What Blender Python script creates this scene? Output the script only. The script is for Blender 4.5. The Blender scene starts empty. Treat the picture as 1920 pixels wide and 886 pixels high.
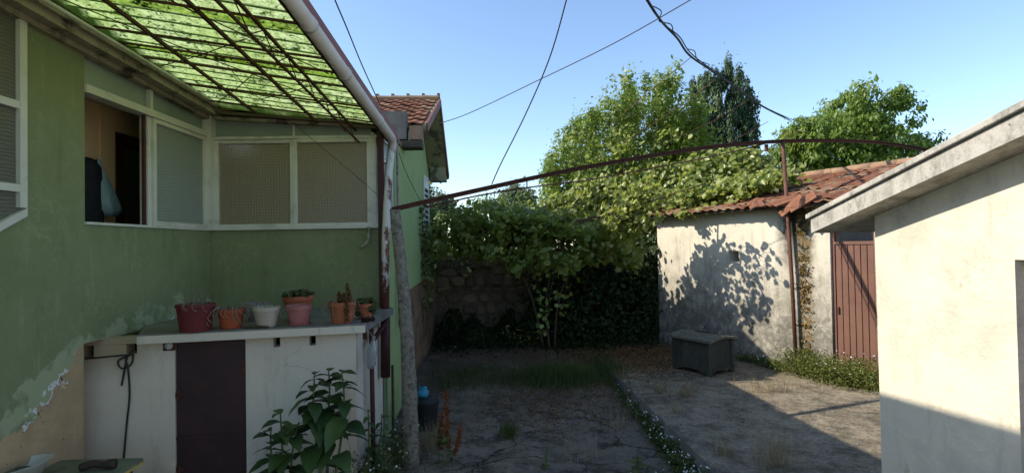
import bpy, bmesh, math, random
import numpy as np
from mathutils import Vector, Matrix, Euler

random.seed(7); rng = np.random.default_rng(11)
R = math.radians
SC = bpy.context.scene
COL = SC.collection

# ------------------------------------------------------------------ camera
FPX, CZ = 1000.0, 2.1
YAW, PITCH, ROLL = R(-1.43), R(0.97), R(-1.0)
cam_d = bpy.data.cameras.new('camera'); cam = bpy.data.objects.new('camera', cam_d); COL.objects.link(cam)
cam_d.sensor_width = 36.0; cam_d.lens = 36.0 * FPX / 1920.0; cam_d.clip_end = 3000; cam_d.clip_start = 0.05
MR = Matrix.Rotation(YAW, 3, 'Z') @ Matrix.Rotation(math.pi/2 + PITCH, 3, 'X') @ Matrix.Rotation(ROLL, 3, 'Z')
cam.matrix_world = Matrix.Translation((0, 0, CZ)) @ MR.to_4x4()
SC.camera = cam
# ------------------------------------------------------------------ light
SUN_TRAVEL = Vector((1.0, 0.0, -0.757)).normalized()
el = math.asin(-SUN_TRAVEL.z)
az = math.atan2(-SUN_TRAVEL.x, -SUN_TRAVEL.y)          # from +Y towards +X
W = bpy.data.worlds.new('World'); SC.world = W; W.use_nodes = True
wn = W.node_tree.nodes; wl = W.node_tree.links
sky = wn.new('ShaderNodeTexSky'); sky.sky_type = 'NISHITA'; sky.sun_disc = False
sky.sun_elevation = el; sky.sun_rotation = az; sky.air_density = 1.0; sky.dust_density = 0.5; sky.ozone_density = 2.6
wl.new(sky.outputs[0], wn['Background'].inputs[0]); wn['Background'].inputs[1].default_value = 0.142
sd = bpy.data.lights.new('sun', 'SUN'); sd.energy = 3.7; sd.angle = R(0.53); sd.color = (1.0, 0.91, 0.76)
sun = bpy.data.objects.new('sun', sd); COL.objects.link(sun)
sun.rotation_euler = SUN_TRAVEL.to_track_quat('-Z', 'Y').to_euler(); sun.location = (-20, 8, 20)
SC.view_settings.view_transform = 'Standard'; SC.view_settings.look = 'None'
SC.view_settings.exposure = 0.92; SC.view_settings.gamma = 1.0; SC.view_settings.use_curve_mapping = False
SC.cycles.max_bounces = 8; SC.cycles.transparent_max_bounces = 8; SC.cycles.caustics_reflective = False; SC.cycles.caustics_refractive = False

# ------------------------------------------------------------------ pixel helpers (photo pixels -> directions)
def ray(x, y): return MR @ Vector(((x-960)/FPX, -(y-443)/FPX, -1.0))
CP = Vector((0, 0, CZ))
def aty(x, y, Y): d = ray(x, y); return CP + d*(Y/d.y)
def atx(x, y, X): d = ray(x, y); return CP + d*(X/d.x)
def atz(x, y, Z): d = ray(x, y); return CP + d*((Z-CZ)/d.z)

# ------------------------------------------------------------------ materials
class T:
    def __init__(s, name):
        s.m = bpy.data.materials.new(name); s.m.use_nodes = True
        s.n = s.m.node_tree.nodes; s.l = s.m.node_tree.links
        s.out = s.n['Material Output']; s.p = s.n['Principled BSDF']
        s._pos = None
    def pos(s):
        if s._pos is None: s._pos = s.n.new('ShaderNodeNewGeometry').outputs['Position']
        return s._pos
    def obj(s): return s.n.new('ShaderNodeTexCoord').outputs['Object']
    def rnd(s): return s.n.new('ShaderNodeObjectInfo').outputs['Random']
    def attr(s, a):
        n = s.n.new('ShaderNodeAttribute'); n.attribute_name = a; return n.outputs['Fac']
    def put(s, sock, v):
        if v is None: return
        if hasattr(v, 'is_output'): s.l.new(v, sock)
        elif isinstance(v, (tuple, list)) and len(v) == 3 and sock.type == 'RGBA': sock.default_value = (*v, 1)
        else: sock.default_value = v
    def warp(s, amt=.3, sc=2.5, vec=None):
        n = s.n.new('ShaderNodeTexNoise'); s.put(n.inputs['Vector'], vec or s.pos()); n.inputs['Scale'].default_value = sc; n.inputs['Detail'].default_value = 4
        a = s.n.new('ShaderNodeVectorMath'); a.operation = 'MULTIPLY_ADD'; s.l.new(n.outputs['Color'], a.inputs[0]); a.inputs[1].default_value = (amt,)*3; s.l.new(vec or s.pos(), a.inputs[2]); return a.outputs[0]
    def scale(s, vec, sc):
        n = s.n.new('ShaderNodeMapping'); s.l.new(vec, n.inputs[0]); n.inputs['Scale'].default_value = sc; return n.outputs[0]
    def noise(s, scale, detail=4, rough=.6, vec=None, dist=0.0):
        n = s.n.new('ShaderNodeTexNoise'); s.put(n.inputs['Vector'], vec or s.pos())
        n.inputs['Scale'].default_value = scale; n.inputs['Detail'].default_value = detail
        n.inputs['Roughness'].default_value = rough; n.inputs['Distortion'].default_value = dist
        return n.outputs['Fac']
    def voro(s, scale, vec=None, feature='F1', out='Distance'):
        n = s.n.new('ShaderNodeTexVoronoi'); n.feature = feature; s.put(n.inputs['Vector'], vec or s.pos()); n.inputs['Scale'].default_value = scale
        return n.outputs[out]
    def wave(s, scale, vec=None, dist=0, axis='X'):
        n = s.n.new('ShaderNodeTexWave'); s.put(n.inputs['Vector'], vec or s.pos()); n.bands_direction = axis
        n.inputs['Scale'].default_value = scale; n.inputs['Distortion'].default_value = dist; return n.outputs['Fac']
    def mr(s, v, a, b, c=0.0, d=1.0):
        n = s.n.new('ShaderNodeMapRange'); s.put(n.inputs[0], v)
        for i, q in enumerate((a, b, c, d)): n.inputs[i+1].default_value = q
        return n.outputs[0]
    def math(s, op, a, b=0.0):
        n = s.n.new('ShaderNodeMath'); n.operation = op; s.put(n.inputs[0], a); s.put(n.inputs[1], b); return n.outputs[0]
    def mix(s, f, a, b, mode='MIX'):
        n = s.n.new('ShaderNodeMix'); n.data_type = 'RGBA'; n.blend_type = mode
        s.put(n.inputs[0], f); s.put(n.inputs[6], a); s.put(n.inputs[7], b); return n.outputs[2]
    def sep(s, v):
        n = s.n.new('ShaderNodeSeparateXYZ'); s.l.new(v, n.inputs[0]); return n.outputs
    def dot(s, v, d):
        n = s.n.new('ShaderNodeVectorMath'); n.operation = 'DOT_PRODUCT'; s.l.new(v, n.inputs[0]); n.inputs[1].default_value = d; return n.outputs['Value']
    def bump(s, h, strength=.3, dist=.02):
        n = s.n.new('ShaderNodeBump'); s.put(n.inputs['Height'], h); n.inputs['Strength'].default_value = strength; n.inputs['Distance'].default_value = dist
        s.l.new(n.outputs[0], s.p.inputs['Normal']); return n.outputs[0]
    def fin(s, col, rough=.8, spec=.3, metal=0.0):
        s.put(s.p.inputs['Base Color'], col); s.put(s.p.inputs['Roughness'], rough)
        s.p.inputs['Specular IOR Level'].default_value = spec; s.p.inputs['Metallic'].default_value = metal
        return s.m

def surf(name, c1, c2, scale=6, rough=.8, bump=.25, bscale=40, bd=.01, spec=.3, lo=.35, hi=.7, dirt=None, dscale=1.5, dlo=.55, dhi=.75, metal=0, perobj=0.0):
    t = T(name)
    v = t.obj() if perobj else t.pos()
    c = t.mix(t.mr(t.noise(scale, 5, .65, v), lo, hi), c1, c2)
    if dirt: c = t.mix(t.mr(t.noise(dscale, 6, .7, v), dlo, dhi), c, dirt)
    if perobj: c = t.mix(perobj, c, t.mix(t.rnd(), (0.45*c1[0], .45*c1[1], .45*c1[2]), (min(1, 1.5*c2[0]), min(1, 1.5*c2[1]), min(1, 1.5*c2[2]))))
    t.bump(t.noise(bscale, 5, .65, v), bump, bd)
    return t.fin(c, rough, spec, metal)

def leaf_mat(name, cols, trans=.45, rough=.45, spec=.35, tcol=None):
    t = T(name); a = t.attr('rnd')
    r = t.n.new('ShaderNodeValToRGB'); t.l.new(a, r.inputs[0]); e = r.color_ramp.elements
    for i, (p, c) in enumerate(cols):
        if i < 2: e[i].position = p; e[i].color = (*c, 1)
        else: q = e.new(p); q.color = (*c, 1)
    c = t.mix(t.mr(t.noise(2.0, 3), .35, .7, 0, .35), r.outputs[0], (.03, .05, .012))
    t.fin(c, rough, spec)
    tr = t.n.new('ShaderNodeBsdfTranslucent')
    t.put(tr.inputs[0], t.mix(.5, c, tcol, 'MIX') if tcol else c)
    mx = t.n.new('ShaderNodeMixShader'); mx.inputs[0].default_value = trans
    t.l.new(t.p.outputs[0], mx.inputs[1]); t.l.new(tr.outputs[0], mx.inputs[2]); t.l.new(mx.outputs[0], t.out.inputs[0])
    return t.m

M = {}
def mats():
    # --- green painted render with crackle lines, pale wash and the flaked-off lower left
    def green(name, peel):
        t = T(name); x, y, z = t.sep(t.pos())[:3]
        c = t.mix(t.mr(t.noise(1.3, 5, .6), .3, .7), (.168, .200, .100), (.208, .238, .130))
        c = t.mix(t.mr(t.noise(7, 5, .7), .5, .8, 0, .35), c, (.29, .32, .20))
        crack = t.mr(t.voro(7.5, t.warp(.45, 4.5), 'DISTANCE_TO_EDGE'), 0.0, .05, 1, 0)
        wob = t.mr(t.noise(2.2, 3), .46, .62)
        c = t.mix(t.math('MULTIPLY', t.math('MULTIPLY', crack, wob), .32), c, (.38, .41, .26))
        drip = t.mr(t.noise(3.0, 5, .7, t.scale(t.pos(), (3, 3, .35))), .58, .75, 0, .5)
        c = t.mix(drip, c, (.32, .36, .22))
        dk = t.mr(t.noise(2.6, 6, .7, t.scale(t.pos(), (2, 2, .5))), .55, .75, 0, .55)
        c = t.mix(dk, c, (.100, .125, .058))
        h = t.noise(60, 5, .7)
        if peel:
            n1 = t.math('MULTIPLY', t.math('SUBTRACT', t.noise(2.6, 6, .62), .5), 1.1)
            # ground-damp scar: edge climbs towards the corner of the recess
            e = t.math("SUBTRACT", t.math("ADD", t.math("MULTIPLY", t.math("SUBTRACT", t.math("MINIMUM", y, 4.7), 4.64), .62), t.math('ADD', n1, 1.17)), z)
            pale = t.mr(e, -.34, -.31); bare = t.mr(e, -.045, -.03); flake = t.math('MULTIPLY', t.mr(e, -.075, -.06), t.mr(t.noise(5, 3), .52, .55))
            c = t.mix(t.math('MULTIPLY', pale, t.mr(t.noise(3.1, 4), .42, .5)), c, (.31, .345, .215))
            br = t.mix(t.mr(t.noise(5, 6, .7), .3, .7), (.46, .335, .205), (.33, .235, .145))
            br = t.mix(t.mr(t.noise(14, 4, .6, None, 1.5), .64, .70), br, (.06, .045, .035))
            c = t.mix(flake, c, (.62, .64, .62)); c = t.mix(bare, c, br)
            h = t.math('SUBTRACT', t.math('MULTIPLY', h, .35), bare)
        t.bump(h, .35, .012)
        return t.fin(c, .75, .25)
    M['green'] = green('green_render', False); M['green_peel'] = green('green_render_peeling', True)
    t = T('pale_green_render')
    c = t.mix(t.mr(t.noise(1.0, 5), .3, .7), (.27, .36, .15), (.33, .42, .19))
    c = t.mix(t.mr(t.noise(2.5, 6, .7, t.scale(t.pos(), (2, 2, .4))), .55, .8, 0, .5), c, (.17, .22, .10))
    t.bump(t.noise(70, 4), .2, .008); M['palegreen'] = t.fin(c, .8, .2)
    # --- storage whitewash
    t = T('storage_whitewash'); x, y, z = t.sep(t.pos())[:3]
    c = t.mix(t.mr(t.noise(1.2, 6, .65), .3, .75), (.64, .585, .485), (.53, .49, .42))
    c = t.mix(t.mr(t.noise(2.4, 6, .75, t.scale(t.pos(), (2.2, 2.2, .5))), .55, .78, 0, .6), c, (.30, .26, .20))
    c = t.mix(t.math('MULTIPLY', t.mr(t.voro(1.4, t.warp(.5, 2.2), 'DISTANCE_TO_EDGE'), 0, .008, .6, 0), t.mr(t.noise(1.1, 3), .5, .56)), c, (.22, .2, .18))
    c = t.mix(t.math('MULTIPLY', t.mr(z, .35, -.25), t.mr(t.noise(4, 5, .7), .4, .6)), c, (.24, .22, .18))
    c = t.mix(t.math('MULTIPLY', t.mr(x, -3.15, -3.35), t.mr(z, .95, 1.2)), c, (.36, .29, .20))
    t.bump(t.noise(35, 6, .7), .3, .012); M['whitewash'] = t.fin(c, .85, .2)
    # --- shed whitewash, weathered grey-black below and by the drain column
    D = SHED_D; t = T('shed_whitewash'); z = t.sep(t.pos())[2]
    s = t.math('SUBTRACT', t.dot(t.pos(), (D.x, D.y, 0)), SHED_L.x*D.x + SHED_L.y*D.y)
    c = t.mix(t.mr(t.noise(1.5, 6, .65), .3, .75), (.66, .61, .50), (.53, .49, .40))
    hgt = t.math('ADD', z, t.math('MULTIPLY', t.math('SUBTRACT', t.noise(1.6, 6, .7), .5), 2.6))
    low = t.mr(hgt, 2.0, .8)
    c = t.mix(t.math('MULTIPLY', low, t.mr(t.noise(5, 7, .8), .25, .55)), c, (.19, .175, .145))
    st = t.mr(t.noise(4, 6, .75, t.scale(t.pos(), (2, 2, .3))), .5, .72, 0, .75)
    c = t.mix(t.math('MULTIPLY', st, t.mr(hgt, 2.9, 1.2)), c, (.13, .125, .11))
    c = t.mix(t.math('MULTIPLY', t.mr(hgt, .9, .2), t.mr(t.noise(9, 5, .7), .45, .65)), c, (.10, .10, .085))
    ny = t.math('MULTIPLY', t.math('SUBTRACT', t.noise(3.5, 5, .7), .5), .5)
    ss = t.math('ADD', s, ny)
    col = t.math('MULTIPLY', t.mr(ss, 2.78, 2.98), t.mr(ss, 3.5, 3.32))
    c = t.mix(t.math('MULTIPLY', col, t.mr(z, 1.6, 2.25, .25, 1)), c, (.035, .032, .026))
    ss2 = t.math('ADD', s, t.math('MULTIPLY', ny, .35))
    li = t.math('MULTIPLY', t.mr(ss2, 3.14, 3.20), t.mr(ss2, 3.44, 3.36))
    lic = t.mix(t.mr(t.noise(22, 5, .7), .35, .65), (.05, .045, .03), (.30, .19, .06))
    lm = t.math('MULTIPLY', li, t.mr(t.noise(9, 6, .8), .44, .56))
    c = t.mix(lm, c, lic)
    t.bump(t.math('ADD', t.noise(30, 6, .7), t.math('MULTIPLY', lm, .8)), .45, .02); M['shedwall'] = t.fin(c, .9, .15)
    # --- cream wall of the building on the right
    t = T('cream_render'); z = t.sep(t.pos())[2]
    c = t.mix(t.mr(t.noise(1.1, 6, .6), .3, .75), (.67, .61, .485), (.61, .555, .445))
    c = t.mix(t.mr(t.noise(1.7, 6, .65), .48, .66, 0, .8), c, (.435, .41, .34))
    c = t.mix(t.mr(t.noise(5, 6, .7, t.scale(t.pos(), (2, 2, .35))), .56, .74, 0, .55), c, (.38, .35, .285))
    c = t.mix(t.math('MULTIPLY', t.mr(t.noise(2.6, 3, .5), .50, .62), t.mr(t.noise(12, 7, .85), .50, .62)), c, (.40, .345, .26))
    c = t.mix(t.math('MULTIPLY', t.mr(t.voro(1.15, t.warp(.16, 2.4), 'DISTANCE_TO_EDGE'), 0, .003, .35, 0), t.mr(t.noise(1.4, 2), .56, .62)), c, (.38, .33, .26))
    c = t.mix(t.math('MULTIPLY', t.mr(z, .75, .1), t.mr(t.noise(7, 6, .75), .52, .7)), c, (.30, .28, .25))
    t.bump(t.math('ADD', t.noise(55, 6, .7), t.math('MULTIPLY', t.noise(5, 4, .6, t.scale(t.pos(), (1, 1, 1.8))), 2.5)), .4, .012); M['cream'] = t.fin(c, .85, .2)
    # --- concrete kinds
    M['slabtop'] = surf('lichen_concrete', (.15, .14, .125), (.22, .21, .19), 4, .9, .5, 30, .015, .15, dirt=(.07, .07, .06), dscale=5)
    t = T('pale_verge_concrete'); c = t.mix(t.mr(t.noise(3, 6, .7), .3, .7), (.48, .46, .41), (.38, .365, .33))
    c = t.mix(t.mr(t.noise(6, 8, .85, t.scale(t.pos(), (1, 1, .6))), .44, .62, 0, .85), c, (.17, .16, .135))
    c = t.mix(t.mr(t.noise(25, 4, .7), .62, .7, 0, .8), c, (.06, .06, .055))
    t.bump(t.noise(45, 6, .7), .4, .01); M['verge'] = t.fin(c, .9, .15)
    t = T('raised_pavement_concrete'); x, y, z = t.sep(t.pos())[:3]
    c = t.mix(t.mr(t.noise(.9, 6, .65), .3, .7), (.34, .285, .20), (.22, .185, .132))
    c = t.mix(t.mr(t.noise(2.6, 8, .85), .45, .58, 0, .9), c, (.095, .08, .058))
    c = t.mix(t.mr(t.noise(24, 6, .8), .48, .62, 0, .7), c, (.07, .06, .045))
    c = t.mix(t.mr(t.noise(12, 5, .8, t.scale(t.pos(), (1, 1, 1)), .6), .55, .7, 0, .7), c, (.36, .33, .27))
    c = t.mix(t.mr(t.noise(70, 3, .7), .6, .7, 0, .6), c, (.05, .045, .04))
    t.bump(t.math('ADD', t.noise(60, 5, .7), t.math('MULTIPLY', t.noise(8, 5, .7), 1.5)), .5, .02); M['pave'] = t.fin(c, .95, .1)
    t = T('yard_concrete_and_soil')
    c = t.mix(t.mr(t.noise(1.1, 6, .65), .35, .7), (.165, .140, .108), (.25, .212, .165))
    c = t.mix(t.mr(t.noise(2.8, 8, .82), .48, .60, 0, .95), c, (.062, .052, .042))
    c = t.mix(t.mr(t.noise(7, 7, .85, None, .8), .55, .66, 0, .8), c, (.37, .315, .24))
    c = t.mix(t.math('MULTIPLY', t.mr(t.voro(.8, t.warp(.4, 2.5), 'DISTANCE_TO_EDGE'), 0, .018, .9, 0), t.mr(t.noise(1.2, 3), .42, .5)), c, (.035, .032, .022))
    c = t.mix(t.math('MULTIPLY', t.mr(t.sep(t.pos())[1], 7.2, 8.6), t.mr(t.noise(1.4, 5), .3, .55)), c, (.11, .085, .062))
    t.bump(t.math('ADD', t.noise(45, 6, .75), t.math('MULTIPLY', t.noise(6, 5, .7), 2)), .7, .03); M['yard'] = t.fin(c, .95, .1)
    M['granite'] = surf('grey_granite', (.21, .19, .16), (.31, .28, .235), 22, .95, 1.0, 30, .03, .1, dirt=(.10, .09, .072), dscale=17, dlo=.48, dhi=.66)
    # --- stone wall
    M['stone'] = surf('field_stone', (.15, .122, .09), (.26, .21, .15), 5, .95, .8, 18, .03, .1, dirt=(.045, .04, .03), dscale=4, dlo=.5, dhi=.64, perobj=.3)
    M['mortar'] = surf('old_mortar', (.18, .14, .10), (.10, .08, .06), 5, .95, .8, 22, .03, .1, dirt=(.04, .037, .03), dscale=2)
    M['earth_render'] = surf('bare_earth_render', (.30, .20, .125), (.20, .13, .085), 3, .95, .7, 20, .03, .1, dirt=(.08, .065, .05), dscale=2.2, dlo=.5, dhi=.62)
    # --- metals
    M['rust'] = surf('rusty_steel', (.085, .035, .022), (.045, .02, .015), 14, .85, .5, 60, .004, .3, dirt=(.13, .06, .03), dscale=20)
    M['rustred'] = surf('rust_red_paint', (.125, .052, .034), (.07, .03, .022), 8, .7, .4, 60, .004, .3, dirt=(.05, .025, .02), dscale=12)
    M['maroon'] = surf('maroon_steel_door', (.045, .020, .022), (.028, .014, .016), 3, .55, .2, 60, .003, .35, dirt=(.07, .03, .022), dscale=5)
    M['maroonpost'] = surf('maroon_paint', (.07, .022, .022), (.04, .016, .016), 6, .6, .3, 50, .003, .3)
    M['gate'] = surf('brown_gate_paint', (.172, .085, .060), (.135, .068, .050), 4, .55, .15, 60, .003, .35, dirt=(.115, .046, .034), dscale=3, perobj=.12)
    M['alu'] = surf('white_aluminium', (.58, .58, .54), (.50, .50, .46), 3, .45, .08, 60, .002, .4, dirt=(.34, .33, .27), dscale=3)
    t = T('peeling_white_pipe'); z = t.sep(t.pos())[2]
    n = t.math('ADD', t.noise(7, 6, .7, t.scale(t.pos(), (1, 1, .45))), t.mr(z, 3.3, 1.5, -.16, .12))
    c = t.mix(t.mr(n, .46, .52), (.60, .57, .52), t.mix(t.mr(t.noise(12, 4), .4, .6), (.17, .055, .04), (.10, .04, .03)))
    t.bump(n, .4, .01); M['pipe'] = t.fin(c, .65, .3)
    t = T('stained_white_gutter'); c = t.mix(t.mr(t.noise(3, 6, .7), .3, .7), (.62, .58, .54), (.50, .46, .41))
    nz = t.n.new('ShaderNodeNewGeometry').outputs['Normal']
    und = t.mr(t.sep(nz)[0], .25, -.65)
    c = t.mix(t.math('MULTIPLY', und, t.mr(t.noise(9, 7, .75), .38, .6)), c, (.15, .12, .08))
    t.bump(t.noise(40, 4), .15, .005); M['gutter'] = t.fin(c, .55, .35)
    M['fasciared'] = surf('red_brown_fascia', (.24, .085, .06), (.17, .06, .045), 5, .6, .2, 40, .004)
    # --- canopy plastic with moss
    t = T('green_corrugated_plastic')
    n1 = t.noise(26, 7, .8, t.scale(t.pos(), (.75, 1.6, 1)), .5); n2 = t.noise(3.2, 6, .75)
    moss = t.mr(t.math('ADD', n1, t.math('MULTIPLY', t.math('SUBTRACT', n2, .5), .5)), 0.525, .585)
    yy = t.sep(t.pos())[1]; xx = t.sep(t.pos())[0]
    edge = t.math('MAXIMUM', t.mr(t.math('ADD', yy, t.math('MULTIPLY', n2, .3)), 6.62, 6.82), t.mr(t.math('SUBTRACT', xx, t.math('MULTIPLY', n2, .16)), -3.46, -3.56))
    ph = t.math('SINE', t.math('MULTIPLY', yy, 2*math.pi/.177))
    tro = t.math('MULTIPLY', t.mr(t.math('ADD', ph, t.math('MULTIPLY', n1, .5)), -.45, -.62), t.mr(t.noise(14, 6, .8), .32, .44, .35, 1.0))
    moss = t.math('MAXIMUM', t.math('MAXIMUM', moss, tro), edge)
    pl = t.mix(t.mr(t.noise(2.0, 5, .7), .35, .65), (.58, .74, .22), (.76, .86, .42))
    pl = t.mix(t.mr(t.noise(20, 7, .8, t.scale(t.pos(), (.7, 1.6, 1))), .44, .6, 0, .75), pl, (.24, .34, .06))
    c = t.mix(moss, pl, (.035, .075, .010))
    t.fin(c, .4, .3)
    tr = t.n.new('ShaderNodeBsdfTranslucent'); t.put(tr.inputs[0], c)
    mx = t.n.new('ShaderNodeMixShader'); t.put(mx.inputs[0], t.mr(moss, 0, 1, .86, .6))
    t.l.new(t.p.outputs[0], mx.inputs[1]); t.l.new(tr.outputs[0], mx.inputs[2]); t.l.new(mx.outputs[0], t.out.inputs[0]); M['plastic'] = t.m
    # --- glass
    def glass(name, col, pat, tw=.55, rough=.42, bstr=.6):
        t = T(name); v = t.pos()
        if pat == 'grid':
            w1 = t.voro(48, t.warp(.03, 9)); w2 = t.math('MULTIPLY', t.wave(9, v, 2.5, 'X'), t.wave(9, v, 2.5, 'Z')); h = t.math('ADD', w1, w2)
        else:
            h = t.math('ADD', t.wave(11, v, 4.0, 'Z'), t.noise(35, 4))
        t.bump(h, bstr, .006); t.fin(t.mix(t.mr(h, .2, 1.2, 0, .5), col, tuple(q*.5 for q in col)), t.mr(h, 0, 1.4, rough*.8, rough*1.2), .5)
        t.p.inputs['Transmission Weight'].default_value = tw
        return t.m
    M['frost'] = glass('patterned_frosted_glass', (.76, .64, .47), 'grid', .68, .32, .45)
    M['ribbed'] = glass('ribbed_obscure_glass', (.40, .46, .42), 'rib', .3, .40)
    M['ribdull'] = glass('dusty_obscure_glass', (.17, .165, .13), 'rib', .2, .5)
    M['transom'] = surf('dusty_transom_glass', (.25, .30, .27), (.20, .25, .22), 4, .35, .12, 30, .004, .5)
    # --- wood, tile, pots
    M['beige'] = surf('beige_inner_wall', (.82, .62, .36), (.75, .57, .33), 2, .85, .1, 40, .004)
    M['ceil'] = surf('grey_ceiling', (.62, .58, .50), (.55, .50, .44), 2, .9, .1)
    M['soffit'] = surf('stained_pale_soffit', (.30, .31, .19), (.22, .23, .15), 2, .9, .2, 40, .006, .2, dirt=(.10, .10, .07), dscale=2.4, dlo=.52, dhi=.6)
    M['darkwood'] = surf('dark_brown_wood', (.055, .032, .018), (.035, .02, .012), 6, .5, .2, 30, .004)
    M['olivewood'] = surf('olive_door_leaf', (.12, .10, .045), (.09, .075, .035), 4, .5, .1)
    M['eave'] = surf('old_eave_board', (.34, .30, .23), (.24, .21, .16), 5, .8, .3, 40, .006, .2, dirt=(.065, .052, .04), dscale=4, dlo=.48, dhi=.62)
    M['eavedark'] = surf('dark_eave_board', (.085, .07, .05), (.05, .042, .032), 6, .9, .3)
    M['tile'] = surf('terracotta_roof_tile', (.27, .115, .064), (.18, .083, .052), 9, .9, .6, 35, .01, .15, dirt=(.085, .055, .042), dscale=11, dlo=.46, dhi=.66, perobj=.42)
    M['tilegrey'] = surf('weathered_roof_tile', (.33, .20, .12), (.22, .15, .10), 8, .9, .6, 35, .01, .2, dirt=(.10, .085, .065), dscale=9, perobj=.3)
    M['hutch'] = surf('mossy_grey_wood', (.040, .041, .032), (.07, .068, .053), 6, .9, .6, 40, .012, .2, dirt=(.035, .045, .028), dscale=6, perobj=.2)
    M['hutchlid'] = surf('lichen_covered_board', (.17, .165, .125), (.07, .07, .055), 16, .95, .8, 45, .015, .1, dirt=(.05, .055, .04), dscale=14)
    for k, c in dict(redbowl=(.14, .022, .022), orange=(.34, .075, .03), greypot=(.27, .24, .22), beigepot=(.46, .40, .32), terra=(.34, .10, .045), pink=(.37, .145, .135), terra2=(.36, .12, .055)).items():
        M[k] = surf('pot_'+k, c, tuple(q*.78 for q in c), 9, .7, .15, 50, .004, .3, dirt=tuple(q*.5+.03 for q in c), dscale=7)
    M['soil'] = surf('dry_potting_soil', (.06, .045, .032), (.03, .024, .018), 30, .95, .8, 60, .02, .1)
    M['twig'] = surf('dry_twig', (.22, .185, .14), (.13, .11, .08), 20, .9, .2)
    M['bark'] = surf('tree_bark', (.10, .075, .05), (.06, .045, .032), 8, .95, .8, 25, .03, .1)
    M['stem'] = surf('green_stem', (.09, .13, .04), (.06, .09, .03), 8, .7, .1)
    M['black'] = surf('black_plastic', (.012, .012, .013), (.02, .02, .02), 6, .5, .1, 40, .003, .4)
    M['cable'] = surf('dark_cable', (.02, .02, .022), (.035, .033, .03), 9, .7, .1)
    M['white'] = surf('white_enamel', (.55, .56, .55), (.45, .46, .45), 5, .45, .1, dirt=(.25, .23, .19), dscale=6)
    M['oilcloth'] = surf('faded_green_board', (.16, .18, .125), (.115, .13, .095), 6, .6, .3, 40, .006, dirt=(.06, .058, .05), dscale=6)
    M['yellowedge'] = surf('yellow_board_edge', (.45, .36, .12), (.36, .28, .10), 10, .7, .2)
    M['cloth'] = surf('dark_cloth', (.012, .013, .018), (.02, .021, .028), 10, .9, .3)
    M['brownleather'] = surf('dull_brown_leather', (.05, .035, .026), (.03, .022, .018), 10, .6, .3)
    t = T('blue_plastic_bag'); t.fin(t.mix(t.noise(8, 3), (.17, .33, .40), (.30, .46, .50)), .35, .5); t.bump(t.noise(16, 4, .7, None, 1), .9, .03); M['bag'] = t.m
    t = T('bright_blue_bag'); t.fin(t.mix(t.noise(8, 3), (.02, .22, .40), (.05, .36, .52)), .35, .5); t.bump(t.noise(30, 4, .7, None, 1), .9, .02); M['bluebag'] = t.m
    t = T('clear_bottle_plastic'); t.fin((.30, .33, .34), .25, .5); t.bump(t.noise(30, 4, .7, None, 1), .6, .015); t.p.inputs['Transmission Weight'].default_value = .3; M['bottle'] = t.m
    M['red'] = surf('red_fabric', (.55, .10, .03), (.45, .08, .03), 6); M['blue'] = surf('blue_fabric', (.10, .28, .45), (.08, .2, .38), 6)
    M['ground'] = surf('rough_pasture', (.07, .085, .03), (.10, .10, .05), .3, .95, .3)
    # --- foliage
    M['vine'] = leaf_mat('vine_leaf', [(0, (.09, .14, .030)), (.5, (.22, .275, .055)), (.85, (.35, .39, .10)), (1, (.48, .50, .24))], .5, .36, .5, (.40, .45, .06))
    M['laurel'] = leaf_mat('laurel_leaf', [(0, (.085, .15, .022)), (.6, (.19, .27, .04)), (1, (.31, .38, .065))], .5, .4, .4, (.34, .44, .03))
    M['cypress'] = leaf_mat('cypress_spray', [(0, (.035, .065, .036)), (.6, (.095, .15, .075)), (1, (.21, .26, .14))], .32, .6, .2)
    M['walnut'] = leaf_mat('walnut_leaf', [(0, (.09, .155, .027)), (.6, (.17, .26, .045)), (1, (.27, .36, .07))], .5, .45, .35, (.32, .44, .05))
    M['bush'] = leaf_mat('hedge_leaf', [(0, (.06, .11, .03)), (.6, (.13, .19, .05)), (1, (.21, .27, .08))], .5, .5, .3, (.32, .40, .07))
    M['fartree'] = leaf_mat('far_tree_leaf', [(0, (.07, .10, .06)), (1, (.12, .15, .09))], .3, .6, .2)
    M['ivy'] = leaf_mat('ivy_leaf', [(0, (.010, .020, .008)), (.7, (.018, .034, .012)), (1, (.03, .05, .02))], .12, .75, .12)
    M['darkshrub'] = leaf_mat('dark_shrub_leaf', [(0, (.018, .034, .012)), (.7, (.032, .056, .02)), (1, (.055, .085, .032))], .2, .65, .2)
    M['lichen'] = leaf_mat('golden_lichen', [(0, (.035, .028, .016)), (.6, (.10, .065, .025)), (1, (.26, .16, .05))], .05, .9, .1)
    M['sunweed'] = leaf_mat('sunlit_daisy_leaf', [(0, (.08, .11, .02)), (.6, (.17, .20, .045)), (1, (.28, .29, .08))], .4, .6, .2)  # weed leaf made brighter and yellower, sunlight put into its colour
    M['weed'] = leaf_mat('weed_leaf', [(0, (.05, .08, .02)), (.6, (.095, .135, .035)), (1, (.17, .20, .06))], .35, .55, .3)
    M['bigleaf'] = leaf_mat('broad_leaf', [(0, (.028, .062, .018)), (.6, (.045, .09, .025)), (1, (.075, .13, .04))], .22, .42, .4)
    M['grass'] = leaf_mat('green_grass', [(0, (.045, .085, .018)), (.7, (.08, .13, .03)), (1, (.16, .17, .06))], .3, .6, .2)
    M['straw'] = leaf_mat('dry_straw', [(0, (.24, .17, .09)), (.6, (.38, .29, .16)), (1, (.50, .42, .27))], .3, .8, .1)
    M['litter'] = leaf_mat('fallen_leaf', [(0, (.12, .06, .03)), (.6, (.24, .12, .05)), (1, (.36, .20, .09))], .15, .85, .1)
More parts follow.
